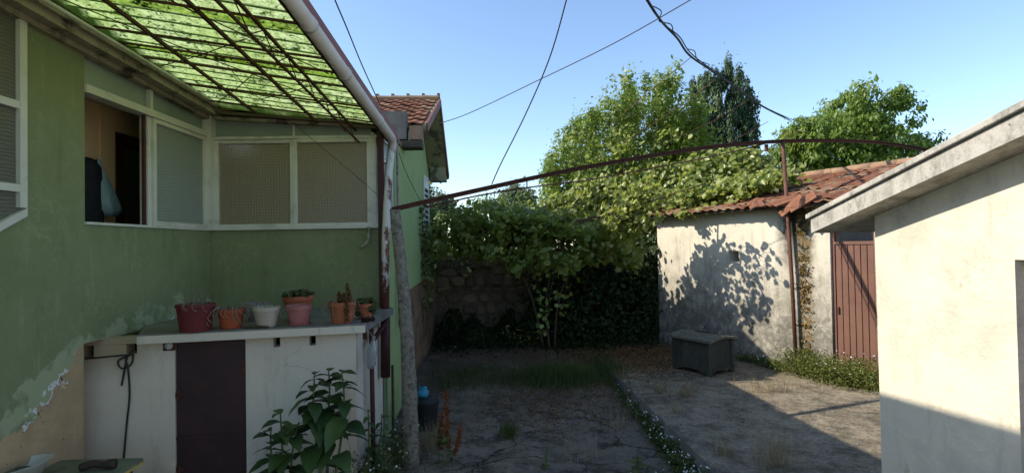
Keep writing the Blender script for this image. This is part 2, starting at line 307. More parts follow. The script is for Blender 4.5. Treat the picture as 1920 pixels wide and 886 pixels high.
    M['dock'] = leaf_mat('rusty_seed_head', [(0, (.16, .04, .015)), (.6, (.25, .075, .025)), (1, (.34, .13, .05))], .2, .8, .1)
    M['petal'] = leaf_mat('daisy_petal', [(0, (.62, .60, .58)), (1, (.80, .78, .76))], .2, .7, .2)
    M['succ'] = leaf_mat('succulent_leaf', [(0, (.05, .07, .025)), (1, (.13, .14, .05))], .1, .5, .3)
    M['deadplant'] = leaf_mat('dried_plant', [(0, (.13, .05, .025)), (1, (.22, .11, .055))], .15, .85, .1)
    M['plumclump'] = leaf_mat('purple_succulent', [(0, (.03, .012, .018)), (1, (.06, .025, .03))], .05, .6, .2)

# ------------------------------------------------------------------ mesh helpers
SHED_L = Vector((3.40, 11.36, 0)); SHED_D = Vector((.4538, -.8911, 0)).normalized(); SHED_N = Vector((SHED_D.y, -SHED_D.x, 0))  # N points to the yard
def woff(o):
    v = Vector((0, 0, 0))
    while o is not None: v += o.location; o = o.parent
    return v
def tag(o, label=None, cat=None, group=None, kind=None):
    if label: o['label'] = label
    if cat: o['category'] = cat
    if group: o['group'] = group
    if kind: o['kind'] = kind
    return o
def thing(name, loc, label, cat, group=None):
    o = bpy.data.objects.new(name, None); COL.objects.link(o); o.location = loc; o.empty_display_size = .1
    return tag(o, label, cat, group)
class MB:
    def __init__(s): s.v = []; s.f = []
    def add(s, vs, fs):
        b = len(s.v); s.v += [Vector(q) for q in vs]; s.f += [tuple(i+b for i in f) for f in fs]; return s
    def box(s, lo, hi):
        x0, y0, z0 = lo; x1, y1, z1 = hi
        return s.add([(x0,y0,z0),(x1,y0,z0),(x1,y1,z0),(x0,y1,z0),(x0,y0,z1),(x1,y0,z1),(x1,y1,z1),(x0,y1,z1)],
                     [(0,3,2,1),(4,5,6,7),(0,1,5,4),(1,2,6,5),(2,3,7,6),(3,0,4,7)])
    def obox(s, o, u, v, w):   # corner o and three edge vectors
        o, u, v, w = map(Vector, (o, u, v, w))
        return s.add([o, o+u, o+u+v, o+v, o+w, o+u+w, o+u+v+w, o+v+w], [(0,3,2,1),(4,5,6,7),(0,1,5,4),(1,2,6,5),(2,3,7,6),(3,0,4,7)])
    def bar(s, a, b, w, h, up=(0, 0, 1)):
        a, b = Vector(a), Vector(b); d = (b-a).normalized(); up = Vector(up)
        sd = d.cross(up); sd = sd.normalized() if sd.length > 1e-5 else Vector((1, 0, 0)); u2 = sd.cross(d)
        return s.obox(a - sd*w/2 - u2*h/2, b-a, sd*w, u2*h)
    def prism(s, poly, ext):   # planar polygon (3d points) extruded by ext
        ext = Vector(ext); n = len(poly); vs = [Vector(p) for p in poly]
        return s.add(vs + [p+ext for p in vs], [tuple(range(n))[::-1], tuple(range(n, 2*n))] + [(i, (i+1) % n, (i+1) % n + n, i+n) for i in range(n)])
    def tube(s, pts, rad, k=8, cap=True):
        pts = [Vector(p) for p in pts]; n = len(pts); rad = rad if hasattr(rad, '__len__') else [rad]*n
        base = len(s.v); ref = None
        for i, p in enumerate(pts):
            d = (pts[min(i+1, n-1)] - pts[max(i-1, 0)]).normalized()
            if ref is None: ref = d.orthogonal().normalized()
            ref = (ref - d*ref.dot(d)).normalized(); b2 = d.cross(ref)
            for j in range(k):
                a = 2*math.pi*j/k; s.v.append(p + (ref*math.cos(a) + b2*math.sin(a))*rad[i])
        for i in range(n-1):
            for j in range(k):
                q = (j+1) % k; s.f.append((base+i*k+j, base+i*k+q, base+(i+1)*k+q, base+(i+1)*k+j))
        if cap: s.f.append(tuple(base+j for j in range(k))[::-1]); s.f.append(tuple(base+(n-1)*k+j for j in range(k)))
        return s
    def lathe(s, c, prof, k=20, tilt=None):
        c = Vector(c); base = len(s.v)
        for r, z in prof:
            for j in range(k):
                a = 2*math.pi*j/k; q = Vector((r*math.cos(a), r*math.sin(a), z))
                s.v.append(c + (tilt @ q if tilt else q))
        for i in range(len(prof)-1):
            for j in range(k):
                q = (j+1) % k; s.f.append((base+i*k+j, base+i*k+q, base+(i+1)*k+q, base+(i+1)*k+j))
        return s
    def build(s, name, mat, parent=None, loc=None, smooth=False, bevel=0.0, jit=0.0, sub=0, **tags):
        off = woff(parent) if parent else Vector(loc or (0, 0, 0))
        me = bpy.data.meshes.new(name); vs = s.v
        me.from_pydata([tuple(v-off) for v in vs], [], s.f)
        bm = bmesh.new(); bm.from_mesh(me)
        bmesh.ops.recalc_face_normals(bm, faces=bm.faces)
        if sub: bmesh.ops.subdivide_edges(bm, edges=bm.edges[:], cuts=sub, use_grid_fill=True)
        if jit:
            for v in bm.verts: v.co += Vector((random.uniform(-jit, jit), random.uniform(-jit, jit), random.uniform(-jit, jit)))
        if bevel: bmesh.ops.bevel(bm, geom=bm.edges[:], offset=bevel, segments=2, profile=.6, affect='EDGES')
        bm.to_mesh(me); bm.free()
        if smooth:
            me.polygons.foreach_set('use_smooth', [True]*len(me.polygons))
        me.materials.append(M[mat]); o = bpy.data.objects.new(name, me); COL.objects.link(o)
        if parent: o.parent = parent
        else: o.location = off
        return tag(o, **tags)

def quads(name, V, rnd, mat, parent=None, loc=(0, 0, 0), nv=4, **tags):
    """V: (n,nv,3) polygons (nv 4 or 6: 6 = leaf folded on its midrib as two quads)"""
    V = np.asarray(V, dtype=np.float32); off = np.array(woff(parent) if parent else loc, dtype=np.float32)
    n = len(V); me = bpy.data.meshes.new(name)
    me.vertices.add(n*nv); me.vertices.foreach_set('co', (V-off).reshape(-1))
    if nv == 4: F = np.arange(n*4, dtype=np.int32).reshape(n, 4); rr = rnd
    else:
        b = np.arange(n, dtype=np.int32)[:, None]*6
        F = np.concatenate([b+np.array([[0, 1, 2, 3]]), b+np.array([[0, 3, 4, 5]])], 1).reshape(-1, 4); rr = np.repeat(rnd, 2)
    m = len(F); me.loops.add(m*4); me.loops.foreach_set('vertex_index', F.reshape(-1))
    me.polygons.add(m); me.polygons.foreach_set('loop_start', np.arange(m, dtype=np.int32)*4)
    a = me.attributes.new('rnd', 'FLOAT', 'FACE'); a.data.foreach_set('value', np.asarray(rr, dtype=np.float32))
    me.update(); me.validate()
    me.materials.append(M[mat]); o = bpy.data.objects.new(name, me); COL.objects.link(o)
    if parent: o.parent = parent
    else: o.location = loc
    return tag(o, **tags)
def unit(a): return a/np.maximum(np.linalg.norm(a, axis=-1, keepdims=True), 1e-6)
def leaves(P, N, L, Wd, fold=.25, up=None, shape='round'):
    """leaf polygons at P (n,3) with rough normals N, lengths L, widths Wd"""
    n = len(P); N = unit(np.asarray(N)); t = rng.normal(size=(n, 3)) if up is None else up + rng.normal(size=(n, 3))*.35
    t = unit(t - N*(t*N).sum(1, keepdims=True)); b = np.cross(N, t)
    L = np.broadcast_to(L, (n,))[:, None]; Wd = np.broadcast_to(Wd, (n,))[:, None]
    if shape == 'diamond':
        return np.stack([P-t*L/2, P+b*Wd/2, P+t*L/2, P-b*Wd/2], 1)
    f = N*Wd*fold
    a, c = (.22, .72) if shape == 'round' else (.25, .55)
    w1, w2 = (.46, .46) if shape == 'round' else (.42, .42)
    return np.stack([P-t*L/2, P+t*L*(a-.5)+b*Wd*w1+f, P+t*L*(c-.5)+b*Wd*w2+f, P+t*L/2-f*.3, P+t*L*(c-.5)-b*Wd*w2+f, P+t*L*(a-.5)-b*Wd*w1+f], 1)
def inpoly(x, y, poly):
    r = np.zeros(len(x), bool); n = len(poly)
    for i in range(n):
        x1, y1 = poly[i]; x2, y2 = poly[(i+1) % n]
        c = ((y1 > y) != (y2 > y)) & (x < (x2-x1)*(y-y1)/(y2-y1+1e-9)+x1); r ^= c
    return r
def sample_poly(poly, n):
    p = np.array(poly, float); lo, hi = p.min(0), p.max(0); X = []; Y = []; k = 0
    while k < n:
        q = rng.uniform(lo, hi, (n*2, 2)); m = inpoly(q[:, 0], q[:, 1], poly); X.append(q[m, 0]); Y.append(q[m, 1]); k += m.sum()
    return np.concatenate(X)[:n], np.concatenate(Y)[:n]
RM = np.array(MR)
def px_to(x, y, Yd):
    d = np.stack([(x-960)/FPX, -(y-443)/FPX, -np.ones_like(x)], 1) @ RM.T
    return np.array([0, 0, CZ]) + d*(Yd/d[:, 1])[:, None]
def crown(outline, Y, depth, ncl, rcl, per, L, Wd, shape='round', squash=(1, 1, 1), axis=None, front=.0, droop=0.0, slant=None, fringe=.05):
    """clumps of leaves filling a rounded volume seen as `outline` at distance Y"""
    x, y = sample_poly(outline, ncl); p = np.array(outline, float); cx = p[:, 0].mean(); hw = np.ptp(p[:, 0])/2
    half = depth*np.sqrt(np.clip(1-((x-cx)/(hw*1.05))**2, .08, 1))
    Yd = Y + rng.uniform(-1, 1-front, ncl)*half
    if slant: Yd = Yd + slant(x, y)
    C = px_to(x, y, Yd if slant else np.full(ncl, float(Y))); C = C + (0 if slant else np.stack([np.zeros(ncl), Yd-Y, np.zeros(ncl)], 1))
    r = rcl*rng.uniform(.6, 1.35, ncl)
    d = unit(rng.normal(size=(ncl, per, 3))); rad = rng.uniform(.35, 1, (ncl, per, 1))**.6
    off = d*rad*r[:, None, None]*np.array(squash)
    fr_ = rng.uniform(0, 1, (ncl, per, 1)) < fringe; off = np.where(fr_, off*rng.uniform(1.5, 2.4, (ncl, per, 1)), off)
    Pp = (C[:, None]+off).reshape(-1, 3); Nn = (d + np.array([-.65, -.35, .6]) + rng.normal(size=d.shape)*.5).reshape(-1, 3)
    n = len(Pp); up = None if not droop else np.tile(np.array([0, 0, -droop]), (n, 1))
    sz_ = rng.uniform(.5, 1.35, n); V = leaves(Pp, Nn, L*sz_, Wd*sz_*rng.uniform(.8, 1.15, n), .2, up, shape)
    cl = np.repeat(rng.uniform(0, 1, ncl), per)
    return V, np.clip(.55*cl + .45*rng.uniform(0, 1, n), 0, 1), C, r
mats()
# ================================================================== SETTING
XL, YF, XR = -3.545, 6.67, -1.445
YG = -0.27
def yard_z(x, y):
    base = YG + (0.26*np.clip((y-6.8)/3.0, 0, 1)**1.3)
    return base + .018*np.sin(x*2.1+y*1.3) + .012*np.sin(x*5.3-y*3.1)
nx, ny = 90, 120
gx = np.linspace(-6, 3.9, nx); gy = np.linspace(-2, 13.5, ny); GX, GY = np.meshgrid(gx, gy)
GZ = yard_z(GX, GY) + rng.normal(size=GX.shape)*.004
b = MB(); b.v = [Vector(q) for q in np.stack([GX, GY, GZ], -1).reshape(-1, 3)]
b.f = [(j*nx+i, j*nx+i+1, (j+1)*nx+i+1, (j+1)*nx+i) for j in range(ny-1) for i in range(nx-1)]
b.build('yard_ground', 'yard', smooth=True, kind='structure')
b = MB(); b.add([(-900, -300, -.42), (900, -300, -.42), (900, 1500, -.42), (-900, 1500, -.42)], [(0, 1, 2, 3)])
b.build('ground', 'ground', kind='structure')
# raised pavement along the shed, with its broken kerb edge
pv = thing('pavement', (3.5, 5, 0), None, None); pv['kind'] = 'structure'
N = 70; ys = np.linspace(-2.5, 9.75, N); ke = 1.965 - .033*(ys-4.84)*1.0 + np.array([random.uniform(-.014, .014) for _ in ys])
b = MB()
rows = []
for y, k in zip(ys, ke):
    xs = [k, k+.03, k+.5, k+1.2, k+2.2, 4.6, 6.2]
    rows.append([(x, y, (-.012 if i == 0 else 0) + random.uniform(-.004, .004)) for i, x in enumerate(xs)])
V0 = [q for r_ in rows for q in r_]; m = 7
b.add(V0, [(j*m+i, j*m+i+1, (j+1)*m+i+1, (j+1)*m+i) for j in range(N-1) for i in range(m-1)])
b.build('paving', 'pave', pv, smooth=True)
b = MB()
kv = []
for y, k in zip(ys, ke):
    kv += [(k, y, -.012), (k-.012+random.uniform(-.01, .006), y, -.12), (k-.015, y, -.40)]
b.add(kv, [(j*3+i, j*3+i+1, (j+1)*3+i+1, (j+1)*3+i) for j in range(N-1) for i in range(2)])
b.build('kerb_face', 'slabtop', pv)

# ================================================================== GREEN HOUSE
H = thing('green_house', (-3.5, YF, -.4), 'green rendered house with glazed veranda and small red tiled roof behind', 'house')
pts = [(4.64, -.42), (4.64, 1.33), (YF, 1.33), (YF, 2.345), (4.66, 2.345), (4.66, 4.05), (4.075, 4.1), (4.075, 2.385), (1.0, .70), (1.0, -.42)]
MB().prism([(XL, y, z) for y, z in pts], (-.2, 0, 0)).build('side_wall', 'green_peel', H, label='green side wall with flaked plaster low down')
MB().box((XL+.002, YF, -.42), (XR-.003, YF+.2, 2.345)).build('front_wall', 'green', H)
# lower return behind the storage room, dark recess under the overhang
MB().prism([(XL-.203, 4.62, -.42), (XL-.203, 4.62, 1.33), (XL-1.2, 4.62, 1.33), (XL-1.2, 4.62, -.42)], (0, -.2, 0)).build('recess_wall', 'whitewash', H)
MB().box((XL-1.2, 4.655, 1.335), (XL-.01, YF+.1, 1.45)).build('overhang_floor', 'earth_render', H)
# right side wall: veranda part down to the ground, gabled part above the bare masonry
pts = [(YF+.2, -.42), (7.8, -.42), (7.8, 1.40), (11.25, 1.50), (11.25, 3.50), (10.1, 4.60), (8.55, 3.95), (8.2, 3.66), (7.42, 3.50), (7.42, 2.345), (YF+.2, 2.345)]
MB().prism([(XR, y, z) for y, z in pts], (-.2, 0, 0)).build('gable_wall', 'palegreen', H, label='paler green gable side wall')
b = MB(); b.box((XR-.25, 7.803, -.42), (XR-.03, 12.6, 1.42)); b.build('masonry_base', 'earth_render', H, label='bare brown masonry under the gable wall', sub=12, jit=.012)
MB().box((XL-.4, 11.1, 1.4), (XR-.202, 11.25, 3.5)).build('rear_wall', 'palegreen', H)
# gable roof: front slope tiles, soffited verge, concrete eave beam
XV = -1.09
e0, e1, e2 = (8.22, 3.98), (10.2, 4.90), (11.72, 3.66)
ZT = .09
poly = [(e0[0], e0[1]), (e1[0], e1[1]), (e2[0], e2[1]), (e2[0], e2[1]-ZT), (e1[0], e1[1]-ZT-.03), (e0[0], e0[1]-ZT)]
b = MB().prism([(XV, y, z) for y, z in poly], (-3.2, 0, 0)); roof = b.build('roof', 'soffit', H, label='small gabled roof with red tiles')
b = MB()
for (a, c) in ((e0, e1), (e1, e2)):
    b.bar((XV+.012, a[0], a[1]-.035), (XV+.012, c[0], c[1]-.035), .03, .13)
b.build('verge_board', 'fasciared', roof)
b = MB().prism([(XV-.002, 8.5, 3.60), (XV-.002, 10.15, 4.70), (XV-.002, 11.66, 3.40), (XV-.002, 11.66, 3.555), (XV-.002, 10.19, 4.77), (XV-.002, 8.5, 3.92)], (-.06, 0, 0))
pass
b = MB().box((XR+.003, 11.40, 3.50), (XV-.02, 11.68, 3.60)); b.build('eave_return', 'soffit', roof)
MB().prism([(XV-.02, 11.40, 3.601), (XV-.02, 11.66, 3.601), (XV-.02, 11.40, 3.80)], (XR-XV+.03, 0, 0)).build('eave_fill', 'soffit', roof)
b = MB().box((-3.3, 8.0, 3.72), (XV-.27, 8.2, 4.14)); b.build('eave_beam', 'slabtop', roof)
b = MB().box((-3.3, 8.0, 3.60), (XV-.05, 8.30, 3.70)); b.build('eave_board', 'eavedark', roof)
b = MB().box((XV-.23, 8.04, 3.72), (XV-.05, 8.28, 3.93)); b.build('corner_block', 'tilegrey', roof)
def tile_mesh(name, w, l, th=.02, amp=.026):
    b = MB(); k = 7; prof = []
    for i in range(k):
        u = i/(k-1); prof.append((u*w-w/2, amp*math.sin(math.pi*min(1, u*1.45))*(1 if u < .69 else 0) if u < .69 else 0))
    vs = []
    for t_, dz in ((0, 0), (1, 0)):
        for x, z in prof: vs.append((x, t_*l, z+dz))
    for t_ in (0, 1):
        for x, z in prof: vs.append((x, t_*l, z-th))
    f = [(i, i+1, k+i+1, k+i) for i in range(k-1)] + [(2*k+i+1, 2*k+i, 3*k+i, 3*k+i+1) for i in range(k-1)]
    f += [(i+1, i, 2*k+i, 2*k+i+1) for i in range(k-1)] + [(0, k, 3*k, 2*k), (2*k-1, k-1, 3*k-1, 4*k-1)]
    me = bpy.data.meshes.new(name); me.from_pydata([tuple(v) for v in vs], [], f); return me
def lay_tiles(parent, o, u, v, n, nu, nv, w, l, matname='tile', lift=.02, skew=.03, every=None, alt='tilegrey', altp=.15, raise_=0.03):
    """tiles on the plane o + u*.. + v*.. (u along eave, v up the slope, n normal)"""
    mes = []
    for k in range(2):
        me = tile_mesh('roof_tile', w*1.04, l*1.16); me.materials.append(M[matname if k == 0 else alt]); mes.append(me)
    off = woff(parent)
    for j in range(nv):
        for i in range(nu):
            if every and not every(i, j): continue
            t_ = bpy.data.objects.new('roof_tile', mes[1 if random.random() < altp else 0]); COL.objects.link(t_)
            p = o + u*(w*(i+.5)+random.uniform(-.008, .008)) + v*(l*j+random.uniform(-.012, .012)) + n*(lift+random.uniform(0, .012))
            B = Matrix((u, v, n)).transposed() @ Euler((-raise_/l+random.uniform(-skew, skew)*.6, random.uniform(-skew, skew), random.uniform(-skew, skew))).to_matrix()
            t_.parent = parent; t_.matrix_local = Matrix.Translation(p-off) @ B.to_4x4()
sl = Vector((0, e1[0]-e0[0], e1[1]-e0[1])); SLN = sl.length; sl.normalize()
lay_tiles(roof, Vector((-3.15, e0[0]-.03, e0[1]+.0)), Vector((1, 0, 0)), sl, Vector((1, 0, 0)).cross(sl), 10, 7, .2, SLN/7, altp=.1)
for i in range(8):
    x = XV-.18-i*.27
    MB().lathe((0, 0, 0), [(.001, -.15), (.075, -.15), (.065, .15), (.001, .15)], 10, Matrix.Rotation(math.pi/2, 3, 'Y')).build('ridge_tile', 'tilegrey', roof)
    o = bpy.context.scene.collection.objects[-1] if False else None
# ridge tiles were built at the origin: place them
for i, o in enumerate([q for q in H.children_recursive if q.name.startswith('ridge_tile')]):
    me = o.data
    for v in me.vertices: v.co += Vector((XV-.16-i*.29, e1[0], e1[1]+.03))
    MB().box((XV-.04-i*.29, e1[0]-.035, e1[1]+.04), (XV+.01-i*.29, e1[0]+.035, e1[1]+.13)).build('ridge_lug', 'tilegrey', roof)
# window openings -----------------------------------------------------------------
def window(parent, o, u, w, h, mat, fr=.045, d=.05, out=None, rails=(), name='window', fmat='alu'):
    """frame + pane; o lower corner on the outer face, u along, z up, out = outward normal"""
    u = Vector(u); n = Vector(out); o = Vector(o); up = Vector((0, 0, 1))
    b = MB()
    b.obox(o-n*d, u*w, up*fr, n*d); b.obox(o+up*(h-fr)-n*d, u*w, up*fr, n*d)
    b.obox(o+up*fr-n*d, u*fr, up*(h-2*fr), n*d); b.obox(o+up*fr+u*(w-fr)-n*d, u*fr, up*(h-2*fr), n*d)
    for r in rails: b.obox(o+up*(r-fr/2)+u*fr-n*(d*.9), u*(w-2*fr), up*fr, n*d*.85)
    f = b.build(name, fmat, parent, bevel=0)
    MB().obox(o+u*(fr*.8)+up*(fr*.8)-n*(d*.6), u*(w-1.6*fr), up*(h-1.6*fr), n*.006).build('pane', mat, f)
    return f
YU, ZU = Vector((0, 1, 0)), Vector((0, 0, 1)); XU = Vector((1, 0, 0))
window(H, (XL+.012, 5.565, 2.37), YU, .99, 1.11, 'ribbed', out=XU)                 # sliding leaf at the inner corner
# track, lintel and sill of the side window
b = MB(); b.box((XL-.10, 4.66, 2.345), (XL+.02, 6.60, 2.368)); b.build('window_sill', 'alu', H)
b = MB(); b.box((XL-.10, 4.66, 3.485), (XL+.022, 6.62, 3.555)); b.build('window_lintel', 'alu', H)
b = MB(); b.box((XL-.09, 5.50, 2.37), (XL-.01, 5.56, 3.483)); b.build('meeting_stile', 'alu', H)
b = MB(); b.box((XL-.045, 5.46, 2.37), (XL-.02, 5.49, 3.483)); b.build('meeting_stile', 'maroonpost', H)
b = MB(); b.box((XL-.10, 6.555, 2.347), (XL+.06, YF+.02, 3.84)); b.build('corner_post', 'alu', H)
for (a, c) in ((4.66, 5.52), (5.56, 6.55)):
    MB().box((XL-.05, a, 3.557), (XL-.035, c, 3.80)).build('transom_pane', 'transom', H)
MB().box((XL-.06, 5.52, 3.557), (XL+.01, 5.56, 3.80)).build('transom_mullion', 'alu', H)
# front windows
fw0, fw1 = -3.49, -1.575
wm = (fw0+fw1)/2 + .01
window(H, (fw0, YF-.012, 2.375), XU, wm-fw0-.002, 1.09, 'frost', out=-YU)
window(H, (wm, YF-.03, 2.375), XU, fw1-wm, 1.09, 'frost', out=-YU)
MB().box((fw0-.02, YF-.05, 2.347), (fw1+.1, YF+.1, 2.373)).build('window_sill', 'alu', H)
MB().box((fw0-.02, YF-.035, 3.467), (fw1+.1, YF+.1, 3.50)).build('window_lintel', 'alu', H)
for (a, c) in ((fw0, wm-.015), (wm+.015, fw1)):
    MB().box((a, YF+.01, 3.502), (c, YF+.025, 3.74)).build('transom_pane', 'transom', H)
MB().box((wm-.015, YF-.005, 3.502), (wm+.015, YF+.05, 3.74)).build('transom_mullion', 'alu', H)
MB().box((fw1+.002, YF-.035, 2.375), (fw1+.07, YF+.05, 3.466)).build('corner_post', 'alu', H)
# side light of the veranda beyond the corner
window(H, (XR+.0, YF+.06, 2.36), YU, .66, .88, 'ribbed', out=XU)
window(H, (XR+.0, YF+.06, 3.25), YU, .66, .24, 'transom', out=XU, fr=.03)
# stair window at far left with sloping bottom rail
z0 = lambda y: 2.385 + (y-4.075)*.548
b = MB(); fr = .06
Y0, Y1, ZB = 1.05, 4.07, 3.92
b.prism([(XL-.03, Y1, z0(Y1)), (XL-.03, Y1, z0(Y1)+fr), (XL-.03, Y0, z0(Y0)+fr), (XL-.03, Y0, z0(Y0))], (.06, 0, 0))
b.box((XL-.03, Y1-fr, z0(Y1)+fr), (XL+.03, Y1, ZB)); b.box((XL-.03, Y0, ZB), (XL+.03, Y1, ZB+fr))
for zz in (2.585, 3.20): b.box((XL-.028, Y0 if zz > 2.5 else 2.0, zz-.028), (XL+.026, Y1-fr, zz+.028))
b.box((XL-.028, 2.9, z0(2.9)+fr), (XL+.027, 2.96, ZB))
w = b.build('stair_window', 'alu', H, label='tall window with a sloping bottom rail')
MB().prism([(XL-.01, Y1-.03, z0(Y1)+.02), (XL-.01, Y1-.03, ZB+.02), (XL-.01, Y0, ZB+.02), (XL-.01, Y0, z0(Y0)+.02)], (.006, 0, 0)).build('pane', 'ribdull', w)
# shuttered grille on the gable wall
g = MB(); y0, y1, za, zb = 10.3, 11.0, 2.42, 3.5
g.box((XR+.002, y0, za), (XR+.03, y0+.06, zb)); g.box((XR+.002, y1-.06, za), (XR+.03, y1, zb)); g.box((XR+.002, y0+.06, zb-.25), (XR+.03, y1-.06, zb)); g.box((XR+.002, y0+.06, za), (XR+.03, y1-.06, za+.05))
w = g.build('gable_window', 'alu', H)
MB().box((XR+.002, y0+.06, za+.05), (XR+.008, y1-.06, zb-.25)).build('pane', 'cloth', w)
for i in range(7):
    z = za+.1+i*.105
    MB().box((XR+.012, y0+.08, z), (XR+.022, y1-.08, z+.03)).build('grille_bar', 'alu', w)
# eaves boards along side and front of the veranda
def eave_run(name, mat, x, z, w, h, dz=-.055):
    f = lambda y: z + dz*(y-4.64)
    MB().obox((x, 1.0, f(1.0)), (0, YF-.03-1.0, dz*(YF-.03-1.0)), (w, 0, 0), (0, 0, h)).build(name, mat, H)
eave_run('eave_board', 'eave', XL-.03, 3.805, .075, .045)
eave_run('eave_soffit', 'eave', XL+.046, 3.85, .10, .02)
eave_run('eave_board', 'eavedark', XL-.02, 3.852, .06, .05)
eave_run('eave_board', 'eave', XL+.10, 3.875, .035, .06)
eave_run('eave_board', 'eavedark', XL+.01, 3.94, .09, .10)
b = MB().tube([(XL+.17, 1.0, 3.93+.2), (XL+.17, 6.5, 3.93-.1)], .014, 8); b.build('conduit', 'eave', H, smooth=True)
b = MB().tube([(XL+.16, 1.0, 3.97+.2), (XL+.165, 6.5, 3.965-.1)], .02, 8); b.build('conduit', 'alu', H, smooth=True)
MB().obox((XL+.1, YF-.10, 3.70), (XR-XL-.05, 0, -.13), (0, .09, 0), (0, 0, .04)).build('eave_board', 'eave', H)
MB().obox((XL+.1, YF-.16, 3.76), (XR-XL-.05, 0, -.17), (0, .12, 0), (0, 0, .035)).build('eave_board', 'eavedark', H)
MB().box((XL-1.0, YF+.03, 3.745), (XR-.2, YF+.2, 3.84)).build('head_beam', 'eavedark', H)
# roof slab of the veranda so that no sky light falls in
MB().prism([(XL-1.3, 1.0, 4.2), (XL-.03, 1.0, 4.16), (XL-.03, YF+1.4, 3.86), (XL-1.3, YF+1.4, 3.9)], (0, 0, .08)).build('veranda_roof', 'tilegrey', H)
MB().prism([(XL-.02, YF+.03, 3.85), (XR+.02, YF+.03, 3.66), (XR+.02, 8.0, 3.60), (XL-.02, 8.0, 3.85)], (0, 0, .06)).build('veranda_roof', 'tilegrey', H)
# outer shell closing the house on the far side
MB().box((XL-1.4, 1.0, -.42), (XL-1.25, 8.3, 4.15)).build('west_wall', 'palegreen', H)
MB().box((XL-1.25, .9, -.42), (XL-.21, .998, 4.1)).build('end_wall', 'palegreen', H)
MB().box((XL-1.4, 8.3, -.42), (XL-1.25, 11.3, 3.6)).build('west_wall', 'palegreen', H)
# the gallery behind the glass
XI = -4.28
yd0, yd1 = atx(216, 330, XI).y, atx(290, 330, XI).y; zd = atx(216, 247, XI).z
MB().box((XI-.1, 4.0, 1.45), (XI, yd0, 3.80)).build('inner_wall', 'beige', H)
MB().box((XI-.1, yd0, zd), (XI, yd1, 3.80)).build('inner_wall', 'beige', H)
MB().box((XI-.1, yd1, 1.45), (XI, 9.0, 3.80)).build('inner_wall', 'beige', H)
MB().box((XI-.16, yd0, 1.45), (XI-.13, yd1, zd)).build('inner_door', 'olivewood', H)
b = MB(); b.box((XI-.12, yd0, 1.45), (XI+.015, yd0+.12, zd)); b.box((XI-.12, yd1-.1, 1.45), (XI+.015, yd1, zd)); b.box((XI-.12, yd0+.12, zd-.12), (XI+.015, yd1-.1, zd))
b.build('inner_door_frame', 'darkwood', H)
MB().box((XI-.02, atx(186, 300, XI).y, 1.45), (XI+.015, atx(186, 300, XI).y+.04, 3.70)).build('wall_batten', 'beige', H)
MB().box((XI, 4.02, 3.70), (XL-.04, 8.0, 3.74)).build('ceiling', 'ceil', H)
MB().box((XL, YF+.1, 3.70-.1), (XR-.21, 8.0, 3.745-.1)).build('ceiling', 'ceil', H)
MB().box((XI, 8.0, 1.45), (XR-.21, 8.1, 3.62)).build('inner_wall', 'beige', H)
MB().box((XI, 4.0, 1.45), (XL-.21, 4.1, 3.70)).build('inner_wall', 'beige', H)
MB().box((XI, 4.1, 1.40), (XL-.01, 8.0, 1.448)).build('gallery_floor', 'darkwood', H)
MB().box((XL, YF+.22, 1.40), (XR-.21, 8.0, 1.448)).build('gallery_floor', 'darkwood', H)
MB().box((-2.98, 6.885, 1.45), (-2.30, 6.92, 3.25)).build('inner_door', 'darkwood', H)
# things in the gallery
YK = atx(172, 320, XI+.1).y; YB = atx(192, 340, XI+.15).y
rk = thing('coat_rack', (XI, YK-.1, 3.0), 'dark wooden peg rail on the beige inner wall', 'coat rack')
MB().box((XI+.002, YK-.6, 3.02), (XI+.03, YK+.12, 3.09)).build('rail', 'darkwood', rk)
for y in (YK-.3, YK-.1, YK+.09): MB().tube([(XI+.03, y, 3.055), (XI+.10, y, 3.07)], .012, 8).build('peg', 'darkwood', rk, smooth=True)
ct = thing('coat', (XI+.1, YK-.1, 2.2), 'dark jacket hanging on the peg rail inside the open window', 'coat')
b = MB(); prof = [(.03, 3.06), (.10, 3.035), (.165, 2.98), (.18, 2.8), (.185, 2.6), (.20, 2.35), (.205, 2.1)]
vs = []; K = 14
for r_, z in prof:
    for j in range(K):
        a = 2*math.pi*j/K; vs.append((XI+.13+.10*math.cos(a)*(r_/.25+.2)*(1+.22*math.sin(4*a+z)), YK-.10+r_*math.sin(a)*(1+.10*math.sin(5*a+z*2)), z))
b.add(vs, [(i*K+j, i*K+(j+1) % K, (i+1)*K+(j+1) % K, (i+1)*K+j) for i in range(len(prof)-1) for j in range(K)]).build('body', 'cloth', ct, smooth=True)
bg = thing('plastic_bag', (XI+.15, YB, 2.5), 'pale blue plastic carrier bag hanging from the peg rail', 'bag')
b = MB(); vs = []; prof = [(.012, 3.07), (.03, 3.0), (.085, 2.82), (.14, 2.64), (.155, 2.55), (.10, 2.49), (.01, 2.48)]
for r_, z in prof:
    for j in range(K):
        a = 2*math.pi*j/K; q = r_*(1+.18*math.sin(5*a+z*9)); vs.append((XI+.15+.7*q*math.cos(a), YB-.05+.2*(3.07-z)+q*math.sin(a), z))
b.add(vs, [(i*K+j, i*K+(j+1) % K, (i+1)*K+(j+1) % K, (i+1)*K+j) for i in range(len(prof)-1) for j in range(K)]).build('bag_body', 'bag', bg, smooth=True)
MB().box((-1.98, 6.88, 2.66), (-1.72, 7.0, 2.80)).build('cushion', 'red', None, (-1.85, 7.0, 2.6), label='orange red bundle blurred behind the right patterned pane', cat='bundle')
MB().box((-2.08, 6.88, 2.44), (-1.72, 7.0, 2.62)).build('cushion', 'blue', None, (-1.9, 7.0, 2.4), label='light blue bundle blurred behind the right patterned pane', cat='bundle')
MB().box((-2.2, 6.95, 1.45), (-1.66, 7.2, 2.43)).build('cabinet', 'darkwood', None, (-1.9, 7.05, 1.45), label='low dark cabinet behind the right patterned pane', cat='cabinet')

